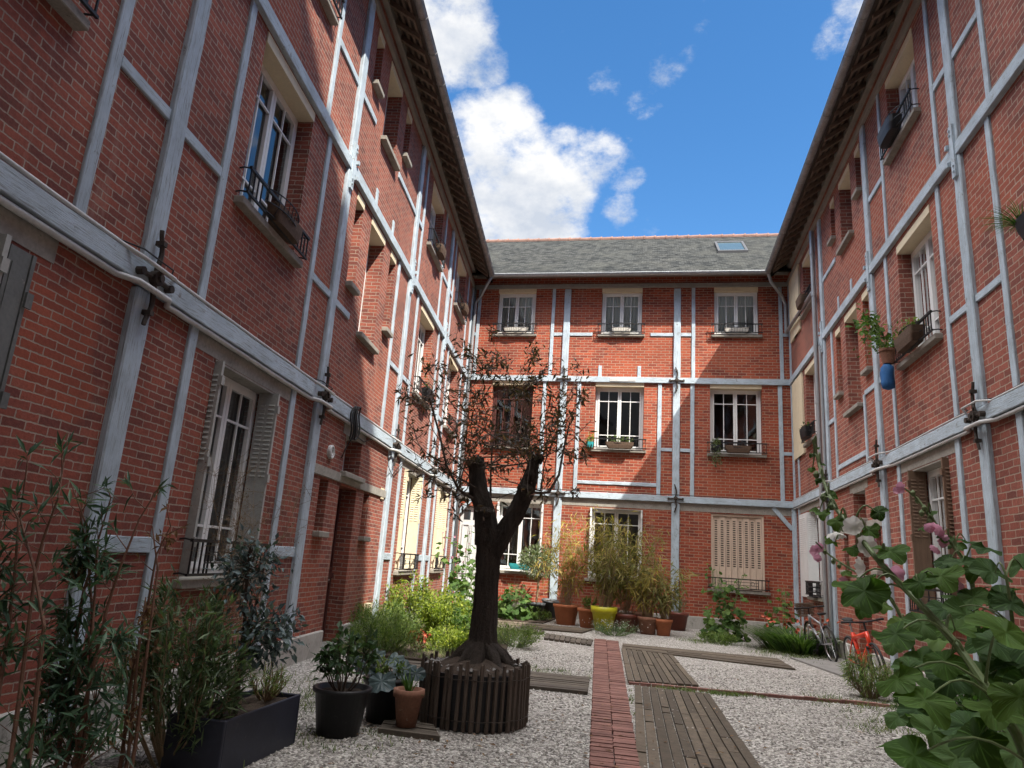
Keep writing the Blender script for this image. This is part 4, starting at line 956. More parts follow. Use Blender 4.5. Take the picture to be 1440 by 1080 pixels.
# ------------------------------------------------------------------ near-left planting
random.seed(21)
CG = 'tall oleander canes along the left wall'
def canes(label, lines, Y, leafm='bamboo', base_leaves=True, caneM='cane', L=.13, W=.022, dens=1., extra=()):
    o = thing('oleander', label, 'shrub', gnd(*lines[0][0]) if False else Vector((at(*lines[0][0], Y).x, Y, 0)), 0, CG)
    st = MB(); lf = MB(); of_ = o.location
    for ln in lines:
        pts = [at(px, py, Y+random.uniform(-.06, .06)) for px, py in ln]
        p0 = Vector((pts[0].x, pts[0].y, min(0, pts[0].z))); pts = [p0]+pts
        seg = []
        for a, b in zip(pts, pts[1:]): seg += [a.lerp(b, t/3) for t in range(3)]
        seg.append(pts[-1]); n = len(seg)
        st.tube(seg, [.015*(1-.80*i/n) for i in range(n)], 7, False)
        for i in range(2, n):
            if random.random() < .55*dens:
                q = seg[i]; m_ = random.randint(3, 8)
                br_ = (Vector((random.uniform(-1, 1), random.uniform(-.6, .3), random.uniform(.3, 1)))).normalized(); e = q+br_*random.uniform(.06, .22); st.tube([q, q.lerp(e, .5)+rv(.01), e], [.004, .003, .0015], 5, False)
                for j in range(m_):
                    b = q.lerp(e, random.uniform(.5, 1.05)); d = (br_*.8+rv(.5)+Vector((0, 0, -.15))).normalized(); s = random.uniform(.6, 1.2); lf.leaf(b, d, (Vector((0, -.6, 1))+rv(.4)).normalized(), L*s, W*s, .5, .12)
    for px, py, rp, k in extra:
        c = at(px, py, Y); rr = rp*Y/1000
        for i in range(k):
            b = c+rv(rr*.5); d = (rv(.6)+Vector((0, 0, .1))).normalized(); s = random.uniform(.6, 1.25); lf.leaf(b, d, (Vector((0, -.5, 1))+rv(.5)).normalized(), L*s, W*s, .5, .12)
            if i % 6 == 0: st.tube([c+Vector((0, 0, -rr)), b], [.004, .0015], 4, False)
    st.build('canes', M[caneM], o, off=of_); lf.build('foliage', M[leafm], o, off=of_)
canes('leftmost tall oleander with bare brown canes, cut by the frame edge', [[(14, 1075), (30, 960), (50, 800), (60, 760), (82, 700), (90, 650)], [(-6, 1000), (10, 900), (22, 795), (26, 730), (4, 690)], [(40, 1075), (62, 880), (48, 800), (28, 728), (38, 655)], [(-30, 1060), (-10, 850), (-4, 790)]], 3.5, extra=[(-2, 850, 30, 60), (8, 900, 30, 50), (15, 1070, 40, 60), (0, 800, 20, 24)])
canes('tall oleander with dense leaf tufts, against the wide painted post', [[(80, 1075), (98, 950), (118, 830), (126, 805), (122, 740), (100, 680)], [(104, 1078), (126, 960), (152, 850), (170, 795), (196, 730), (222, 688)], [(95, 1060), (115, 930), (130, 890), (138, 760), (156, 700)], [(116, 1070), (126, 940), (130, 860), (122, 770), (112, 720)]], 3.9,
      extra=[(112, 795, 26, 130), (120, 760, 18, 60), (95, 920, 40, 170), (75, 1010, 55, 220), (120, 1030, 50, 170), (90, 960, 40, 120), (165, 900, 14, 34), (140, 960, 30, 60), (155, 800, 16, 34), (102, 870, 26, 90)])
canes('slender oleander with a dry reddish climber, right of the painted post', [[(172, 1060), (184, 960), (208, 850), (220, 780), (240, 740)], [(190, 1050), (205, 930), (222, 800), (214, 740)], [(180, 1065), (196, 900), (205, 840)]], 4.3, leafm='dryleaf', dens=.8, L=.06, W=.022, extra=[(205, 860, 10, 30), (190, 930, 12, 30), (186, 1010, 12, 26), (235, 760, 14, 24)])
o = bush('willow_shrub', 'bushy grey green narrow leaved shrub left of the dark rectangular planter', 'shrub', (at(255, 1000, 4.75).x, 4.75, 0), .52, 1.30, 3800, .12, .018, 'willow', 'straw', stems=40, up=.6, hollow=.2)
# rectangular planter
bx = thing('rectangular_planter', 'dark blue black rectangular planter box on the gravel', 'planter box', (-2.90, 5.13, 0))
b = MB(); x0, x1, y0, y1, h = -.22, .20, -.53, .53, .36; t = .022
for q in (((x0, y0, 0), (x1, y0+t, h)), ((x0, y1-t, 0), (x1, y1, h)), ((x0, y0+t, 0), (x0+t, y1-t, h)), ((x1-t, y0+t, 0), (x1, y1-t, h)), ((x0+t, y0+t, .0), (x1-t, y1-t, .03))): b.box(*q)
b.build('box', M['bluebox'], bx, bevel=.006)
b = MB(); n = 12; idx = [[b.av((x0+t+(x1-x0-2*t)*i/n, y0+t+(y1-y0-2*t)*j/n, h-.05+random.uniform(-.012, .022))) for j in range(n+1)] for i in range(n+1)]
for i in range(n):
    for j in range(n): b.f.append([idx[i][j], idx[i+1][j], idx[i+1][j+1], idx[i][j+1]])
b.build('soil', M['soil'], bx)
def small_tree(name, label, cat, line, Y, clumps, leafm, L, W, z0=0, r=.018, fm='twig', group=None):
    pts = [at(px, py, Y) for px, py in line]; pts[0].z = z0
    o = thing(name, label, cat, pts[0], 0, group); t = MB(); t.tube(pts, [r*(1-.55*i/len(pts)) for i in range(len(pts))], 8, False); lf = MB(); bb = MB()
    for px, py, rp, n in clumps:
        c = at(px, py, Y+random.uniform(-.08, .08)); rr = rp*Y/1000; p0 = min(pts, key=lambda v: (v-c).length)
        for i in range(max(4, n//14)):
            e = c+rv(rr*.55); bb.tube(curve(p0, e, rv(.03), 4), [.005, .004, .003, .002, .001], 5, False)
        for i in range(n):
            b = c+rv(rr*.5); out = (b-c).normalized() if (b-c).length > .001 else rv(); d = (out*.6+rv(.5)).normalized(); s = random.uniform(.6, 1.2); lf.leaf(b, d, (Vector((0, -.4, 1))+rv(.5)).normalized(), L*s, W*s, .4, .12)
    t.build('trunk', M[fm], o, off=o.location); bb.build('branches', M[fm], o, off=o.location); lf.build('foliage', M[leafm], o, off=o.location); return o
small_tree('dwarf_tree', 'small blue leaved tree with dark stem growing in the rectangular planter', 'small tree', [(334, 985), (338, 930), (344, 880), (348, 800), (352, 770)], 5.0, [(345, 812, 40, 300), (330, 800, 20, 90), (368, 790, 26, 120), (375, 885, 32, 200), (395, 900, 24, 120), (355, 905, 22, 90), (410, 870, 14, 40), (360, 850, 24, 60), (348, 765, 16, 40), (372, 920, 18, 60)], 'bluish', .065, .030, .31)
bush('grass_tuft', 'yellow green fine grass tuft at the far end of the rectangular planter', 'ornamental grass', (-2.92, 5.5, .31), .17, .30, 500, .07, .006, 'herb', 'straw', stems=26, up=.8)
# dried airy plant
ap = thing('dried_plant', 'dried airy tangle of pale thin twigs in front of the shuttered window', 'dried plant', (at(330, 960, 5.35).x, 5.35, .0))
b = MB(); lf = MB(); random.seed(9)
for i in range(10):
    p0 = at(random.uniform(318, 345), 950, 5.3); p0.z = .3; p1 = at(random.gauss(350, 36), random.gauss(690, 40), 5.35+random.uniform(-.2, .2)); pts = curve(p0, p1, rv(.06), 8, .01); b.tube(pts, [.0035-.0003*k for k in range(9)], 5, False)
    for j in range(20):
        k = random.randint(3, 8); e = pts[k]+rv(.11)+Vector((0, 0, .06)); b.tube(curve(pts[k], e, rv(.02), 4), [.0018, .0015, .0012, .001, .0008], 3, False)
        for m_ in range(4):
            q = pts[k].lerp(e, random.random()); e2 = q+rv(.05)+Vector((0, 0, .02)); b.tube([q, e2], [.0011, .0007], 3, False); lf.leaf(e2, rv().normalized(), rv().normalized(), .014, .008)
b.build('twigs', M['straw'], ap, off=ap.location); tag(lf.build('seed_heads', M['dryleaf'], ap, off=ap.location), kind='stuff')
# pots by the tree
p1 = pot('potted_plant', 'shrub with glossy leaves in a wide black round pot, nearest to the rectangular planter', (-2.53, 6.08, 0), .175, .235, .37, 'blackpot', cat='potted plant', rim=.02)
bush(None, None, None, p1.location+Vector((0, 0, .33)), .27, .58, 330, .085, .05, 'camellia', 'twig', stems=16, up=.3, parent_pot=p1, hollow=.3)
p2 = pot('potted_plant', 'plant with very large blue green leaves in a black round pot beside the terracotta pot', (-2.36, 6.72, 0), .165, .215, .38, 'blackpot', cat='potted plant', rim=.03)
lf = MB(); st = MB(); c2 = p2.location+Vector((0, 0, .34))
for px, py, r, Y in ((538, 955, .125, 6.5), (515, 935, .10, 6.6), (572, 938, .12, 6.7), (556, 925, .10, 6.8), (505, 925, .09, 6.8), (530, 920, .10, 6.9), (585, 945, .09, 6.6)):
    q = at(px, py, Y); nn = (TOCAM(q)*.5+Vector((random.uniform(-.4, .4), -.2, .7))).normalized(); lf.lobed(q, nn, Vector((random.uniform(-.5, .5), -.5, -.8)), r, 9, .06, .25, n=36); st.tube(curve(c2, q, (0, 0, .06), 5), .005, 6, False)
lf.build('foliage', M['bluish'], p2, off=p2.location); st.build('stems', M['stem'], p2, off=p2.location)
bush(None, None, None, c2, .20, .20, 160, .07, .02, 'herb', 'stem', stems=12, parent_pot=p2, fname='undergrowth')
p3 = pot('potted_plant', 'half dry succulent in a small terracotta pot on the slatted mat', (-2.05, 6.42, .048), .085, .125, .30, 'paleterra', cat='potted plant', rim=.04)
lf = MB()
for i in range(9):
    a = random.uniform(0, 6.28); lf.blade(p3.location+Vector((.02*math.cos(a), .02*math.sin(a), .27)), Vector((math.cos(a)*.5, math.sin(a)*.5, 1)), random.uniform(.14, .26), .022, .5)
for i in range(10):
    a = random.uniform(0, 6.28); lf.blade(p3.location+Vector((.03*math.cos(a), .03*math.sin(a), .27)), Vector((math.cos(a), math.sin(a), .35)), random.uniform(.10, .16), .02, .9)
lf.build('foliage', M['darkmallow'], p3, off=p3.location)
# ------------------------------------------------------------------ sunlit bed behind the tree
random.seed(31)
BG = 'herbs and shrubs in the bed under the left wall'
bush('herb_bush', 'sunlit pale green rosemary like bush nearest the left wall shadow', 'shrub', (-4.4, 12.0, 0), .75, .70, 5200, .07, .014, 'herb', group=BG, stems=40, up=.7)
bush('herb_bush', 'half shaded olive herb bush at the front left of the bed', 'shrub', (-4.0, 11.0, 0), .70, .58, 4600, .065, .013, 'herb', group=BG, stems=40, up=.7)
bush('herb_bush', 'bright lime yellow bush right behind the tree trunk', 'shrub', (-3.6, 13.0, 0), .65, .90, 3600, .075, .035, 'lime', group=BG, stems=36, up=.4)
bush('herb_bush', 'tall yellow green bush in the middle of the sunlit bed', 'shrub', (-4.4, 13.7, 0), .8, 1.15, 4200, .075, .035, 'lime', group=BG, stems=36, up=.4)
bush('herb_bush', 'low lime green cushion at the front edge of the sunlit bed', 'shrub', (-3.1, 11.6, 0), .55, .42, 3200, .06, .022, 'lime', group=BG, stems=30, up=.6)
bush('herb_bush', 'loose shrub with small dark leaves just left of the trunk', 'shrub', (-2.95, 12.3, 0), .45, .90, 1000, .07, .04, 'mallow', group=BG, stems=26, up=.3)
bush('herb_bush', 'feathery green tuft between tree trunk and gravel', 'shrub', (-2.35, 13.3, 0), .62, .42, 3000, .06, .010, 'herb', group=BG, stems=30, up=.7)
bush('flowering_plant', 'small plant with orange red flowers at the front of the bed', 'flowering plant', (-3.5, 11.15, 0), .16, .36, 220, .04, .03, 'dryleaf', stems=12)
fl = [o for o in bpy.data.objects if o.name == 'flowering_plant'][0]
for i in range(22):
    b = MB(); q = fl.location+Vector((random.gauss(0, .09), random.gauss(0, .09), random.uniform(.2, .38))); flower(b, q, rv()+Vector((0, -1, .4)), .028); b.build('flower', M['petal_red'], fl, off=fl.location)
def iris(label, c, n, L, W=.035, mat='lily', cat='plant', name='iris_clump', group=None, bend=.35, spread=.12, sp=.35):
    o = thing(name, label, cat, c, 0, group); lf = MB(); c = Vector(c)
    for i in range(n):
        a = random.uniform(0, 6.28); lf.blade(c+Vector((spread*math.cos(a)*random.random(), spread*math.sin(a)*random.random(), 0)), Vector((math.cos(a)*sp, math.sin(a)*sp, 1)), L*random.uniform(.7, 1.1), W, bend)
    lf.build('foliage', M[mat], o, off=o.location); return o
iris('stiff upright iris leaves at the foot of the painted post by the door', (-4.75, 12.75, .0), 9, 1.05)
iris('upright iris leaves in the middle of the sunlit bed by the wall', (-4.85, 14.2, .0), 8, .95)
def hollyhock(label, c, h, n_leaf, r, mat, flw=None, lean=(0, 0), wid=.3, cat='hollyhock', group=None, name='hollyhock', nst=3, fn=6, fr=.035):
    c = Vector(c); o = thing(name, label, cat, c, 0, group); st = MB(); lf = MB(); pet = MB()
    for s in range(nst):
        a = random.uniform(0, 6.28); top = c+Vector((lean[0]+random.gauss(0, wid*.5), lean[1]+random.gauss(0, wid*.5), h*random.uniform(.75, 1.0))); pts = curve(c+rv(.03)*Vector((1, 1, 0)) if False else c, top, (random.gauss(0, .05), random.gauss(0, .05), 0), 8); st.tube(pts, [.010*(1-.07*k) for k in range(9)], 6, False)
        for i in range(n_leaf//nst):
            t = random.random()**1.3; k = min(int(t*8), 7); q = pts[k].lerp(pts[k+1], t*8-k); an = random.uniform(0, 6.28); s_ = (1-.62*t)*random.uniform(.7, 1.15); out = Vector((math.cos(an), math.sin(an), .15)); e = q+out*(wid*(1-.7*t)*random.uniform(.5, 1.1)); st.tube(curve(q, e, (0, 0, .03), 3), [.003, .0025, .002, .0015], 4, False); lf.lobed(e, (Vector((0, -.25, .8))+out*.5+rv(.3)).normalized(), out, r*s_, 5, .2, .3, n=20)
        if flw:
            for i in range(fn):
                t = random.uniform(.6, 1.0); k = min(int(t*8), 7); q = pts[k].lerp(pts[k+1], t*8-k)+rv(.03); pet = MB(); flower(pet, q, rv()+Vector((.3, -1, .2)), fr*random.uniform(.7, 1.1)); pet.build('flower', M[flw], o, off=c)
    st.build('stems', M['stem'], o, off=c); lf.build('foliage', M[mat], o, off=c)
    return o
hollyhock('tall sunlit hollyhock climbing in front of the white door', (-4.55, 17.2, 0), 2.3, 110, .15, 'mallow', 'petal_pink', wid=.40, nst=5, fn=4, fr=.03)
hollyhock('leafy pale hollyhock between white door and tree trunk', (-4.1, 16.2, 0), 1.5, 100, .15, 'mallow', None, wid=.5, nst=5)
hollyhock('bright green mallow bush right of the tree trunk below the blue window trough', (-3.5, 19.3, 0), 1.0, 120, .15, 'mallow', None, wid=.55, nst=6, name='mallow_bush', cat='mallow')
bush('herb_bush', 'low sunlit green patch at the foot of the bay tree', 'shrub', (-2.9, 19.5, 0), .45, .28, 1100, .06, .02, 'herb', group=BG, stems=30)
# bay tree in a grey pot
bt = pot('bay_tree', 'round headed bay tree on a bare stem in a grey pot', (-3.05, 20.25, 0), .19, .25, .42, 'greypot', cat='potted tree', rim=.04)
lf = MB(); st = MB(); c = bt.location; st.tube(curve(c+Vector((0, 0, .38)), c+Vector((0, 0, 1.45)), (.03, 0, 0), 6), .028, 8, False)
for i in range(40):
    e = c+Vector((0, 0, 1.55))+rv(.28)*Vector((1, 1, .75)); st.tube(curve(c+Vector((0, 0, 1.15)), e, rv(.03), 3), [.007, .005, .003, .002], 4, False)
for i in range(1500):
    d = rv().normalized(); r = .55*random.random()**.4; q = c+Vector((0, 0, 1.52))+Vector((d.x*r, d.y*r, d.z*r*.85)); lf.leaf(q, (d+rv(.5)).normalized(), rv().normalized(), .11, .032, .3)
st.build('trunk', M['straw'], bt, off=c); lf.build('crown', M['bay'], bt, off=c)
gp = pot('plant_pot', 'empty grey bucket pot leaning behind the bay tree', (-2.75, 20.75, 0), .2, .24, .5, 'greypot', rim=.03); gp.rotation_euler = (R(6), R(5), 0)
sk_ = thing('plastic_sack', 'crumpled dark grey plastic sack beside the bay tree pot', 'sack', (-3.4, 20.5, 0)); b = MB(); b.lathe([(.16, 0), (.2, .1), (.17, .25), (.10, .34), (.13, .40), (.03, .41)], (0, 0, 0), 18, .12); b.build('sack', M['greypot'], sk_)
# ------------------------------------------------------------------ row of pots with bamboo at the far wall
random.seed(41)
PG = 'potted bamboos in a row by the far wall'
def bpot(label, x, y, r, h, mat, bh, nb, leafm, spread, group=PG, rim=.05, lean=0, r0=None):
    o = pot('potted_bamboo', label, (x, y, 0), r0 or r*.72, r, h, mat, group, rim, 'potted plant'); c = o.location; st = MB(); lf = MB()
    for i in range(int(nb)):
        a = random.uniform(0, 6.28); rr = r*.6*random.random(); b = c+Vector((rr*math.cos(a), rr*math.sin(a), h-.05)); hh = bh*random.uniform(.45, 1.08); top = c+Vector((lean+random.gauss(0, spread*1.35), random.gauss(0, spread*.6), h+hh)); pts = curve(b, top, (0, 0, .12), 6, .02); st.tube(pts, [.006*(1-.12*k) for k in range(7)], 5, False)
        for j in range(19):
            t = random.uniform(.12, 1)**.7; k = min(int(t*6), 5); q = pts[k].lerp(pts[k+1], t*6-k)+rv(.05); an = random.uniform(0, 6.28); s = random.uniform(.6, 1.2)
            d = Vector((math.cos(an), math.sin(an), random.uniform(-1.2, .5))).normalized(); lf.leaf(q, d, (Vector((0, -.3, 1))+rv(.4)).normalized(), 0.26*s, .032*s, .6, .1)
    st.build('canes', M['straw'], o, off=c); lf.build('foliage', M[leafm], o, off=c); return o
bpot('yellowing bamboo in the leftmost terracotta pot by the far wall', -2.08, 19.1, .33, .50, 'terracotta', 2.15, 46, 'bambooyel', .42, lean=.05)
o = pot('potted_plant', 'small leafy plant in a terracotta pot between bamboo pot and yellow pot', (-1.48, 18.75, 0), .19, .27, .46, 'terracotta', None, .05, 'potted plant'); bush(None, None, None, o.location+Vector((0, 0, .40)), .25, .42, 420, .07, .025, 'herb', parent_pot=o, stems=16)
bpot('tall bamboo in the yellow green glazed pot', -1.06, 18.25, .31, .56, 'yellow', 2.15, 48, 'bamboodim', .34, rim=.09, r0=.20)
bpot('bamboo in the wide dark red bowl right of the yellow pot', -.52, 18.6, .36, .42, 'darkterra', 2.0, 52, 'bamboodim', .42)
bpot('dry bamboo in the pale terracotta pot right of the dark bowl', .0, 18.35, .24, .40, 'paleterra', 1.45, 32, 'bambooyel', .28)
bpot('short bamboo in the small terracotta pot at the right of the row', .37, 18.3, .205, .38, 'terracotta', 1.15, 30, 'bamboodim', .24)
o = pot('potted_plant', 'sparse plant in a dark pot by the foot of the far painted post', (.78, 20.3, 0), .2, .28, .46, 'darkterra', None, .05, 'potted plant'); bush(None, None, None, o.location+Vector((0, 0, .42)), .28, .6, 200, .07, .02, 'willow', parent_pot=o, stems=16)
bpot('bamboo in a plain terracotta pot behind the yellow pot', -1.0, 19.6, .26, .48, 'paleterra', 2.6, 32, 'bambooyel', .40)
bpot('yellowing bamboo in a pot half hidden at the far wall', -.15, 19.7, .26, .42, 'paleterra', 2.1, 30, 'bamboodim', .42)
cm = bush('catmint', 'low mound of small white flowers in front of the yellow pot', 'flowering plant', (-.75, 17.2, 0), .62, .30, 1700, .045, .014, 'willow', stems=40)
b = MB()
for i in range(110): b.leaf(cm.location+Vector((random.gauss(0, .32), random.gauss(0, .25), random.uniform(.14, .34))), rv().normalized(), rv().normalized(), .028, .024)
tag(b.build('flowers', M['petal_white'], cm, off=cm.location), kind='stuff')
# ------------------------------------------------------------------ right side planting
mb_ = hollyhock('mallow bush below the closed cream shutters of the far wall', (1.85, 18.6, 0), 1.75, 190, .13, 'mallow', None, wid=.5, nst=9, name='mallow_bush', cat='mallow')
bush('herb_bush', 'low green weeds at the foot of the far mallow', 'shrub', (1.6, 17.6, 0), .55, .22, 1100, .06, .02, 'herb', stems=30)
dl = iris('big daylily clump with arching leaves under the right wall', (3.2, 17.2, 0), 620, 1.05, .034, 'lily', 'daylily', 'daylily_clump', bend=1.3, spread=.75, sp=.7)
for i in range(26): b = MB(); flower(b, dl.location+Vector((random.gauss(0, .5), random.gauss(0, .5), random.uniform(.4, .72))), rv()+Vector((0, -1, .4)), .04); b.build('flower', M['petal_red'], dl, off=dl.location)
hollyhock('slim mallow behind the daylilies at the corner', (3.3, 19.4, 0), 1.4, 90, .12, 'mallow', None, wid=.4, nst=5, name='mallow_bush', cat='mallow')
bush('grass_tuft', 'drooping yellow green grass tuft hiding the front wheel of the orange bicycle', 'ornamental grass', (3.0, 11.2, 0), .36, .66, 1500, .12, .010, 'herb', 'straw', stems=40, up=.2, droop=.9)
# ------------------------------------------------------------------ bicycles
def bicycle(label, p_rear, p_front, lean, paint, group, basket=False, seat_low=False):
    a = Vector(p_rear); b = Vector(p_front); dv = (b-a).normalized(); wb = (b-a).length
    o = thing('bicycle', label, 'bicycle', a, math.atan2(dv.y, dv.x), group); o.rotation_euler = (lean, 0, math.atan2(dv.y, dv.x))
    rw = .335
    def wheel(x, st=0):
        w = MB(); w.tube([(x+rw*math.cos(t), 0, rw+rw*math.sin(t)) for t in [i*2*math.pi/40 for i in range(41)]], .021, 8, False); wo = w.build('wheel', M['rubber'], o, smooth=True)
        r_ = MB(); r_.tube([(x+.30*math.cos(t), 0, rw+.30*math.sin(t)) for t in [i*2*math.pi/36 for i in range(37)]], .010, 6, False); r_.tube([(x, -.045, rw), (x, .045, rw)], .022, 8)
        for i in range(20): t = i*2*math.pi/20; r_.tube([(x, .03*(-1)**i, rw), (x+.30*math.cos(t), 0, rw+.30*math.sin(t))], .0016, 3, False)
        r_.build('rim', M['chrome'], wo)
    wheel(0); wheel(wb)
    bb = Vector((.44, 0, .29)); st = Vector((.28, 0, .76)); ht = Vector((wb-.16, 0, .80)); hb = Vector((wb-.12, 0, .64)); ra = Vector((0, 0, rw)); fa = Vector((wb, 0, rw))
    f = MB(); kt = 1.35 if paint == 'orange' else .75; f.tube([bb, hb], .034*kt, 10); f.tube([st-Vector((0, 0, .08)), ht], .026*kt, 10); f.tube([bb, st], .023*kt, 8); f.tube([ht+Vector((-.01, 0, .03)), hb-Vector((-.01, 0, .04))], .030, 10)
    for s in (-1, 1):
        y = .05*s; f.tube([bb+Vector((0, .02*s, 0)), ra+Vector((.15, y, -.02)), ra+Vector((0, y, 0))], .012, 6); f.tube([st+Vector((.01, .018*s, -.06)), ra+Vector((0.02, y, .02))], .011, 6)
    f.build('frame', M[paint], o, smooth=True)
    k = MB()
    for s in (-1, 1): k.tube([hb+Vector((0, .05*s, -.04)), fa+Vector((-.02, .05*s, .05)), fa+Vector((0, .05*s, 0))], .015, 7)
    k.tube([hb+Vector((0, -.06, -.03)), hb+Vector((0, .06, -.03))], .022, 8); k.build('fork', M['iron'] if paint == 'orange' else M['chrome'], o, smooth=True)
    h = MB(); tp = ht+Vector((-.03, 0, .16)); h.tube([ht, tp], .016, 8); h.tube([tp+Vector((-.06, -.30, .02)), tp+Vector((.02, -.14, .015)), tp, tp+Vector((.02, .14, .015)), tp+Vector((-.06, .30, .02))], .013, 8)
    for s in (-1, 1): h.tube([tp+Vector((-.0, .18*s, .01)), tp+Vector((.06, .24*s, -.03))], .006, 5)
    h.build('handlebar', M['iron'], o)
    g = MB()
    for s in (-1, 1): g.tube([tp+Vector((-.035, .20*s, .018)), tp+Vector((-.062, .31*s, .02))], .018, 8)
    g.build('grip', M['rubber'], o)
    s_ = MB(); sp = st+Vector((-.05, 0, .16 if not seat_low else .10)); s_.tube([st-Vector((0, 0, .05)), sp], .014, 8); s_.build('seat_post', M['chrome'], o)
    s_ = MB(); sz = sp.z+.02; prof = [(-.14, .075), (-.10, .085), (-.04, .07), (.02, .04), (.10, .024), (.14, .015)]; rings = []
    for x, w in prof: rings.append([s_.av((sp.x+x, w*math.cos(t), sz+.025*math.sin(t)+.015*(x < -.05))) for t in [i*math.pi/5 for i in range(10)]])
    for r0, r1 in zip(rings, rings[1:]):
        for i in range(10): s_.f.append([r0[i], r0[(i+1) % 10], r1[(i+1) % 10], r1[i]])
    s_.f += [rings[0][::-1], rings[-1]]; s_.build('saddle', M['rubber'], o, smooth=True)
    c = MB(); c.tube([bb+Vector((0, -.06, 0)), bb+Vector((0, .06, 0))], .028, 10)
    c.tube([bb+Vector((.09*math.cos(t), -.05, .09*math.sin(t))) for t in [i*2*math.pi/20 for i in range(21)]], .008, 5); 
    for s in (-1, 1): e = bb+Vector((.11*s, .075*s, -.12*s)); c.tube([bb+Vector((0, .07*s, 0)), e], .011, 6); c.box(tuple(e+Vector((-.045, -.04+.04*s, -.012))), tuple(e+Vector((.045, .04+.04*s, .012))))
    c.tube([bb+Vector((0, -.05, .09)), ra+Vector((0, -.05, .035))], .004, 4); c.tube([bb+Vector((0, -.05, -.09)), ra+Vector((.0, -.05, -.06))], .004, 4); c.lathe([(.04, 0), (.04, .0)], (0, 0, 0), 6) if False else None
    c.build('crank', M['iron'], o)
    if basket:
        w = MB(); x0 = wb+.02; z0 = .80
        for z in [z0+.03*i for i in range(9)]:
            e = .13+.035*(z-z0)/.24; w.tube([(x0-.10, -e, z), (x0+.16, -e, z), (x0+.16, e, z), (x0-.10, e, z), (x0-.10, -e, z)], .010, 5)
        w.box((x0-.10, -.13, z0-.01), (x0+.16, .13, z0+.005)); w.build('basket', M['wicker'], o)
    return o
BK = 'bicycles leaning on the right wall'
bicycle('orange red mountain bicycle leaning on the right wall', (3.30, 12.95, 0), (3.36, 11.85, 0), R(9), 'orange', BK)
bicycle('silver bicycle with front basket leaning on the downpipe', (3.55, 15.55, 0), (3.42, 16.6, 0), R(-9), 'bikegrey', BK, True, True)
bk = thing('crate', 'black plastic basket standing on the white shuttered corner window sill', 'basket', (right.root.location.x+TR*18.5+.02-.10+.0, 18.45, 1.14))
b = MB()
for z in (0.0, .11, .22, .33):
    b.tube([(-.13, -.2, z), (.13, -.2, z), (.13, .2, z), (-.13, .2, z), (-.13, -.2, z)], .014, 5)
for i in range(9):
    y = -.2+.05*i; b.tube([(-.13, y, 0), (-.13, y, .33)], .008, 4); b.tube([(.13, y, 0), (.13, y, .33)], .008, 4)
b.box((-.13, -.2, -.01), (.13, .2, .012)); b.build('basket', M['blackpot'], bk)
# ------------------------------------------------------------------ window boxes (each rests on a sill or hangs in a guard rail)
def wpt(w, s, d, z):
    if w is back: return Vector((s, D-d, z))
    t, x0, sg = (TL, XL, 1) if w is left else (TR, XR, -1); k = math.sqrt(1+t*t); return Vector((x0+t*s+sg*d/k, s-sg*d*t/k, z))
def wbox(w, label, s0, s1, z, h, mat, plant=None, d0=.06, d1=.25, round_=False, name='window_box', ph=.22, n=160):
    c = wpt(w, (s0+s1)/2, (d0+d1)/2, z); o = thing(name, label, 'window box', c); o.rotation_euler = w.root.rotation_euler
    L = (s1-s0)/2; wd = (d1-d0)/2; b = MB(); N_ = 24; rings = []
    for f, zz in ((.80, 0), (.95, h*.5), (1, h), (.9, h), (.86, h-.03)):
        ring = []
        for k in range(N_):
            a = 2*math.pi*k/N_; e = .5 if round_ else .22; cx = math.copysign(abs(math.cos(a))**e, math.cos(a)); cy = math.copysign(abs(math.sin(a))**e, math.sin(a)); ring.append(b.av((L*cx*f, wd*cy*f, zz)))
        rings.append(ring)
    for r0, r1 in zip(rings, rings[1:]):
        for k in range(N_): b.f.append([r0[k], r0[(k+1) % N_], r1[(k+1) % N_], r1[k]])
    b.f += [rings[0][::-1], rings[-1]]; b.build('trough', M[mat], o, fix=True)
    if plant:
        lf = MB(); st = MB()
        for i in range(n):
            x = random.uniform(-L, L)*.9; q = Vector((x, random.uniform(-wd, wd)*.7, h+random.random()**1.6*ph)); lf.leaf(q, (rv(.7)+Vector((0, 0, .5))).normalized(), (Vector((0, 0, 1))+rv(.5)).normalized(), .07*random.uniform(.6, 1.2), .035*random.uniform(.6, 1.2))
            if i % 8 == 0: st.tube([(x*.9, 0, h-.03), q], [.004, .002], 4, False)
        lf.build('foliage', M[plant], o); st.build('stems', M['stem'], o)
    return o
random.seed(51)
M['whitetrough'] = surf('off_white_trough', (.50, .47, .42), .6, .1, 4, bmp=.05)
for (a, b), wh in zip(((-4.75, -3.95), (-1.28, -.68), (2.12, 2.85)), ('left', 'middle', 'right')): wbox(back, 'off white oblong trough in the rail of the %s top window of the far wall' % wh, a, b, 8.60, .20, 'whitetrough', d0=-.06, d1=.10)
wbox(back, 'brown trough with small green plants at the half sunlit window of the far wall', -1.35, -.5, 4.95, .19, 'wicker', 'herb', ph=.18, n=110)
wb2 = wbox(back, 'brown unplanted trough at the shaded middle floor window of the far wall', 2.1, 2.85, 4.95, .20, 'wicker', None)
hp = wbox(back, 'hanging basket of pale trailing leaves left of the brown unplanted trough', 1.72, 2.0, 4.95, .2, 'blackpot', 'bay', ph=.2, n=120, name='hanging_basket')
lf = MB()
for i in range(150): lf.leaf((random.gauss(0, .10), -.11+random.gauss(0, .03), .2-random.random()*.6), (rv(.4)+Vector((0, 0, -.7))).normalized(), rv().normalized(), .08, .025)
lf.build('trailing_foliage', M['bay'], hp)
tp = wbox(back, 'small turquoise pot of yellow green leaves at the left end of a sunlit window rail', -1.92, -1.7, 4.95, .17, 'teal', 'lime', ph=.24, n=80, round_=True, name='flower_pot')
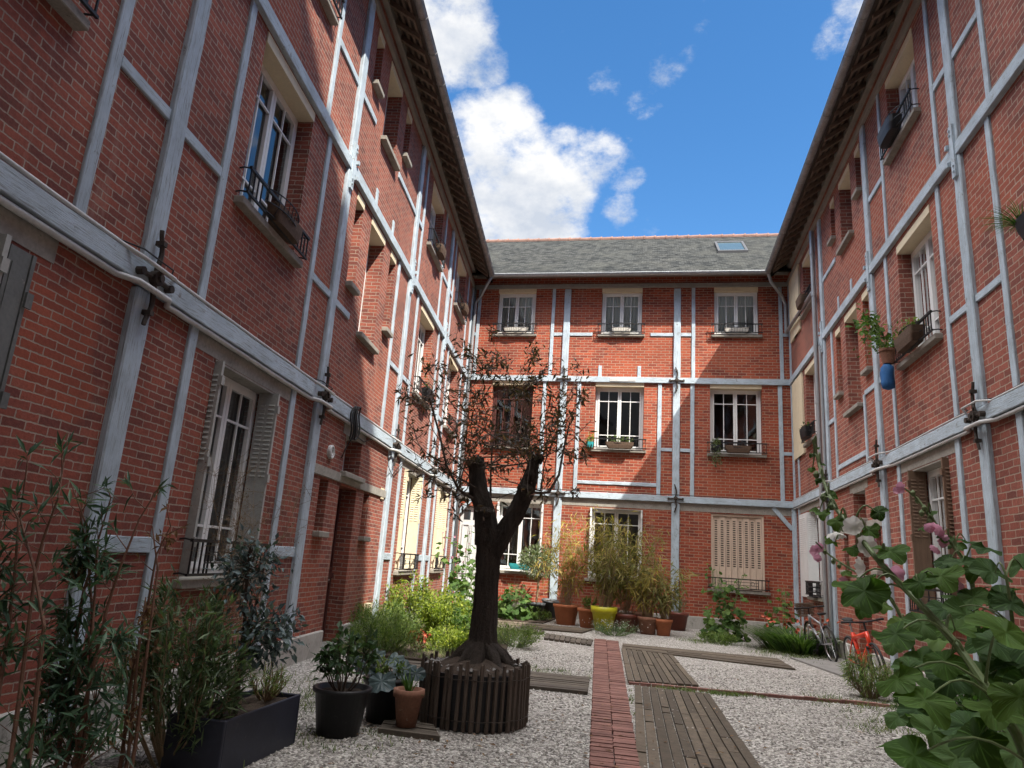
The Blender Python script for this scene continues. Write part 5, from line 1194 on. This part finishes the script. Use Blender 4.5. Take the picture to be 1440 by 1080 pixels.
wbox(back, 'turquoise trough on the ground floor sill behind the bay tree', -4.05, -3.4, 1.26, .17, 'teal', None)
wbox(left, 'dark oval basket in the rail of the big near left window', 6.4, 7.15, 4.97, .19, 'wicker', None, .04, .24, True)
wbox(left, 'dark basket with drooping leaves at the left wing window beside the tree crown', 14.75, 15.4, 4.95, .2, 'blackpot', 'darkmallow', .05, .27, True, ph=.3, n=50)
wbox(left, 'round wire basket at the top left window before the last', 14.7, 15.3, 8.46, .2, 'wicker', None, .05, .27, True)
wbox(left, 'round wire basket at the farthest top left window', 18.6, 19.25, 8.45, .2, 'wicker', None, .05, .27, True)
wbox(right, 'dark oval basket in the rail of the nearest top right window', 10.75, 11.5, 8.60, .22, 'blackpot', None, .05, .29, True)
wbox(right, 'weathered wooden trough in the rail of the red curtained window', 10.55, 11.35, 4.97, .22, 'wicker', 'herb', .05, .27, ph=.14, n=120)
wbox(right, 'dark round basket at the farthest top right window', 18.1, 18.8, 8.44, .22, 'wicker', None, .05, .30, True)
wbox(right, 'dark basket at the farthest middle right window', 18.2, 18.9, 4.97, .24, 'blackpot', 'darkmallow', .05, .29, True, ph=.12, n=50)
wbox(right, 'black trough with spiky grass at the window cut by the right frame edge', 6.6, 7.45, 4.97, .24, 'blackpot', None, .04, .28)
sp = iris('spiky fine grass in the trough at the right frame edge', tuple(wpt(right, 7.42, .2, 5.15)), 130, .42, .007, 'darkmallow', 'grass plant', 'grass_plant', bend=1.2, spread=.06, sp=.9)
hb = thing('potted_plant', 'terracotta pot with sprawling green plant hung on the red curtained window rail', 'potted plant', wpt(right, 11.78, .22, 4.95))
b = MB(); b.lathe([(.08, 0), (.115, .2), (.13, .2), (.13, .24), (.10, .24)], (0, 0, 0), 20); b.build('pot', M['paleterra'], hb)
lf = MB(); st = MB()
for i in range(9):
    e = Vector((-.25+random.gauss(0, .12), random.uniform(-.15, .75), random.uniform(.4, 1.05))); pts = curve((0, 0, .2), e, (0, 0, .1), 6, .02); st.tube(pts, [.006-.0007*k for k in range(7)], 5, False)
    for j in range(15): q = random.choice(pts[2:])+rv(.06); lf.leaf(q, rv().normalized(), (Vector((0, -.6, 1))+rv(.4)).normalized(), .11, .085, .3)
for i in range(260): q = Vector((random.gauss(-.02, .14), random.gauss(-.05, .2), .22+abs(random.gauss(0, .13)))); lf.leaf(q, (rv()+Vector((0, 0, .4))).normalized(), rv().normalized(), .06, .03)
lf.build('foliage', M['mallow'], hb); st.build('stems', M['stem'], hb)
bg_ = thing('cloth_bag', 'bright blue cloth bag hanging below the pot on the right wing', 'bag', wpt(right, 11.78, .24, 4.52)); b = MB()
b.lathe([(.02, -.0), (.09, .03), (.10, .12), (.085, .25), (.10, .36), (.05, .42), (.03, .46)], (0, 0, 0), 18, .10); b.lathe([(.02, .14), (.07, .18), (.075, .30), (.03, .42)], (0, .11, .02), 14, .12); b.build('bag', M['bluecloth'], bg_, smooth=True)
# ------------------------------------------------------------------ foreground hollyhocks, lower right
random.seed(61)
HG = 'hollyhocks in the right foreground'
def fore(label, line, leaves, flowers=(), buds=(), mat='bigleaf', petal='petal_pink', rs=.012, cat='hollyhock', toff=.5):
    """line: stem (px, py, distance); leaves: (px, py, width in px, distance)"""
    pts = [at(*q) for q in line]; g0 = Vector((pts[0].x, pts[0].y, 0)); o = thing('hollyhock', label, cat, g0, 0, HG)
    full = [g0]+pts; seg = []
    for i in range(len(full)-1):
        for t in range(4): seg.append(full[i].lerp(full[i+1], t/4))
    seg.append(full[-1])
    for _ in range(2): seg = [seg[0]]+[(seg[i-1]+seg[i]*2+seg[i+1])/4 for i in range(1, len(seg)-1)]+[seg[-1]]
    st = MB(); n = len(seg); st.tube(seg, [rs*(1-.72*i/n) for i in range(n)], 9, False); lf = MB()
    for px, py, w, Y in leaves:
        c = at(px, py, Y); r = w*.50*Y/1000*1.05; near = min(seg, key=lambda v: (v-c).length+max(0, v.z-c.z)*.7)
        nn = (TOCAM(c)*toff+Vector((random.uniform(-.5, .5), random.uniform(-.3, .3), .75))).normalized(); out = (c-near); out = out.normalized() if out.length > .01 else Vector((1, 0, 0))
        upv = (out+Vector((0, 0, -.45))).normalized(); lf.lobed(c-upv*r*.2, nn, upv, r, 5, .22, .36, n=100, jit=.025, rings=6)
        st.tube(curve(near, c-upv*r*.25, Vector((0, 0, .035)), 6), [rs*.30, rs*.28, rs*.25, rs*.22, rs*.2, rs*.18, rs*.16], 6, False)
    for px, py, Y in buds:
        c = at(px, py, Y); near = min(seg, key=lambda v: (v-c).length); bd = MB(); bd.lathe([(.002, -.011), (.008, -.005), (.009, .003), (.004, .011), (.001, .013)], tuple(c), 8); st.tube([near, c], rs*.15, 4, False); bd.build('bud', M['stem'], o, off=g0)
    st.build('stem', M['stem'], o, off=g0); lf.build('foliage', M[mat], o, off=g0, smooth=True)
    for px, py, w, Y in flowers:
        c = at(px, py, Y); fm = MB(); flower(fm, c, TOCAM(c)*.5+rv(.45)+Vector((-.3, 0, .2)), w*(.55 if petal == 'petal_white' else .42)*Y/1000); fm.build('flower', M[petal], o, off=g0, smooth=True)
    return o
fore('nearest hollyhock with white flowers, leaning in from the lower right corner', [(1462, 1085, 1.55), (1400, 985, 1.62), (1345, 905, 1.70), (1290, 845, 1.78), (1240, 795, 1.86), (1205, 750, 1.95), (1178, 720, 2.02), (1162, 690, 2.1), (1148, 640, 2.2), (1143, 618, 2.2)],
     [(1249, 771, 46, 1.85), (1215, 830, 62, 1.8), (1195, 826, 40, 1.85), (1290, 815, 40, 1.75), (1322, 808, 52, 1.75), (1259, 890, 56, 1.65), (1261, 953, 56, 1.6), (1300, 985, 66, 1.55), (1285, 1065, 76, 1.5), (1418, 882, 84, 1.5), (1432, 975, 66, 1.5), (1396, 996, 60, 1.6), (1345, 890, 44, 1.8), (1212, 860, 28, 1.9), (1178, 733, 26, 2.0), (1222, 747, 27, 1.95), (1203, 773, 28, 1.95), (1172, 765, 22, 2.0), (1160, 722, 22, 2.05), (1150, 723, 20, 2.1), (1166, 699, 20, 2.1), (1154, 676, 15, 2.15), (1142, 660, 12, 2.2), (1155, 655, 11, 2.2), (1143, 640, 10, 2.2), (1150, 630, 8, 2.2), (1235, 720, 24, 1.95), (1330, 930, 50, 1.7), (1375, 1040, 64, 1.6)],
     [(1176, 752, 22, 1.98), (1200, 740, 24, 1.94), (1218, 768, 26, 1.92), (1212, 798, 25, 1.9)], [(1158, 700, 2.1), (1170, 712, 2.05), (1186, 742, 2.0), (1148, 668, 2.15), (1225, 760, 1.95), (1247, 806, 1.85)], petal='petal_white', rs=.0105)
fore('hollyhock with pink blooms rising before the brown shuttered window', [(1395, 1050, 2.5), (1378, 900, 2.5), (1365, 800, 2.55), (1335, 760, 2.6), (1310, 730, 2.65), (1290, 700, 2.7), (1268, 684, 2.7)],
     [(1352, 790, 40, 2.5), (1333, 792, 34, 2.55), (1375, 800, 38, 2.5), (1388, 770, 34, 2.5), (1368, 838, 42, 2.45), (1408, 838, 44, 2.4), (1345, 840, 34, 2.5), (1330, 755, 20, 2.6), (1362, 762, 26, 2.6), (1312, 722, 14, 2.65), (1300, 742, 16, 2.65), (1345, 770, 22, 2.6), (1412, 930, 56, 2.2), (1385, 900, 48, 2.3), (1432, 935, 50, 2.2)],
     [(1268, 686, 20, 2.68), (1320, 744, 24, 2.6), (1325, 760, 22, 2.6), (1307, 742, 16, 2.62), (1316, 772, 18, 2.6), (1348, 825, 16, 2.5), (1262, 690, 14, 2.7)], [(1290, 704, 2.7), (1284, 694, 2.7), (1300, 715, 2.66), (1296, 722, 2.65), (1308, 735, 2.65)], mat='darkmallow', rs=.010)
fore('slim hollyhock with pale pink flowers left of the white flowered one', [(1330, 1070, 2.9), (1300, 960, 2.9), (1262, 850, 2.95), (1222, 812, 3.0), (1195, 800, 3.05), (1165, 780, 3.1), (1147, 762, 3.1)],
     [(1232, 820, 20, 3.0), (1205, 812, 16, 3.0), (1190, 806, 14, 3.05), (1213, 822, 18, 3.0), (1270, 880, 34, 2.9), (1295, 925, 44, 2.85), (1240, 850, 26, 2.95), (1320, 900, 42, 2.85)],
     [(1146, 775, 18, 3.1), (1153, 770, 16, 3.1), (1150, 784, 14, 3.1), (1186, 817, 14, 3.05), (1225, 762, 18, 2.6), (1230, 752, 14, 2.6), (1262, 806, 24, 2.5), (1248, 800, 16, 2.6)], [(1172, 790, 3.1), (1180, 796, 3.05), (1160, 776, 3.1)], mat='mallow', rs=.009)
fore('mass of dull green hollyhock leaves at the far lower right', [(1440, 1080, 2.1), (1432, 980, 2.2), (1425, 880, 2.3), (1415, 810, 2.3)],
     [(1395, 810, 46, 2.35), (1420, 850, 50, 2.3), (1360, 870, 50, 2.4), (1330, 860, 44, 2.45), (1300, 880, 44, 2.45), (1340, 950, 56, 2.3), (1380, 950, 56, 2.2), (1420, 1010, 66, 2.0), (1360, 1020, 60, 2.1), (1310, 1030, 56, 2.1), (1430, 1060, 60, 1.9), (1345, 1065, 60, 2.0), (1280, 940, 40, 2.5), (1290, 1000, 46, 2.4), (1260, 905, 34, 2.6), (1440, 800, 40, 2.4), (1400, 900, 54, 2.2), (1320, 980, 50, 2.35), (1265, 1010, 36, 2.4), (1395, 1070, 66, 1.9), (1450, 900, 60, 2.1), (1448, 960, 60, 2.1)],
     mat='darkmallow', rs=.011)
bush('undergrowth', 'dark low undergrowth below the foreground hollyhocks', 'shrub', (2.05, 4.7, 0), .75, .40, 1600, .07, .03, 'darkmallow', stems=40)
bush('undergrowth', 'dark low undergrowth on the gravel edge in front of the grass tuft', 'shrub', (3.3, 9.7, 0), .55, .32, 1400, .05, .025, 'darkmallow', stems=40)
bush('undergrowth', 'broad dark green growth against the right wall by the bicycle', 'shrub', (3.1, 7.6, 0), .60, .75, 1500, .09, .05, 'darkmallow', stems=40)
# ------------------------------------------------------------------ moss, weeds between stones
gr = MB(); random.seed(71)
def tuft(x, y, n, L, sp):
    for i in range(n):
        a = random.uniform(0, 6.28); gr.blade((x+random.gauss(0, sp), y+random.gauss(0, sp), 0), Vector((math.cos(a)*.6, math.sin(a)*.6, 1)), L*random.uniform(.5, 1.2), .006, .9, 3)
for i in range(60): t = random.random(); tuft(.1+1.4*t, 10.15+.12*t+random.gauss(0, .06), 14, .07, .05)
for i in range(26): y = random.uniform(4.5, 10); tuft(-.02-(y-6)*.058+.03, y, 8, .05, .02)
for i in range(30): tuft(random.uniform(-3.1, -2.0), random.uniform(5.5, 6.3), 12, .06, .07)
for i in range(30): tuft(random.uniform(-3.5, -2.7), random.uniform(6.6, 8.4), 12, .09, .07)
for i in range(26): tuft(random.gauss(-1.5, .5), random.gauss(10.6, .2), 12, .08, .06)
for i in range(70): tuft(random.uniform(2.2, 3.6), random.uniform(8.6, 11), 14, .10, .09)
for i in range(60): tuft(random.gauss(2.9, .35), random.gauss(16.2, .5), 14, .12, .09)
for i in range(40): tuft(random.gauss(1.6, .5), random.gauss(17.3, .25), 14, .12, .09)
for i in range(420): tuft(random.uniform(-5.1, -2.5), random.uniform(10.5, 16.2), 12, .2, .09)
for i in range(90): tuft(random.uniform(-4.2, -2.8), random.uniform(3.4, 8.5), 10, .12, .09)
lv = MB()
for i in range(420):
    a = random.uniform(0, 6.28); r = abs(random.gauss(0, 1.6)); x, y = (-1.62+r*math.cos(a), 7.1+r*math.sin(a)) if i < 260 else (random.uniform(-2.5, 2.8), random.uniform(4.6, 12))
    if (x+1.62)**2+(y-7.1)**2 < .36: continue
    lv.leaf((x, y, .02+.03*on_path(x, y)), Vector((random.gauss(0, 1), random.gauss(0, 1), .1)), Vector((random.gauss(0, .2), random.gauss(0, .2), 1)), random.uniform(.04, .09), random.uniform(.012, .03), .2)
tag(lv.build('fallen_leaves', M['dryleaf']), 'dry brown leaves fallen on the gravel and planks', 'leaves', kind='stuff')
tag(gr.build('grass', M['grass']), 'short grass and weeds between gravel, planks and beds', 'grass', kind='stuff')
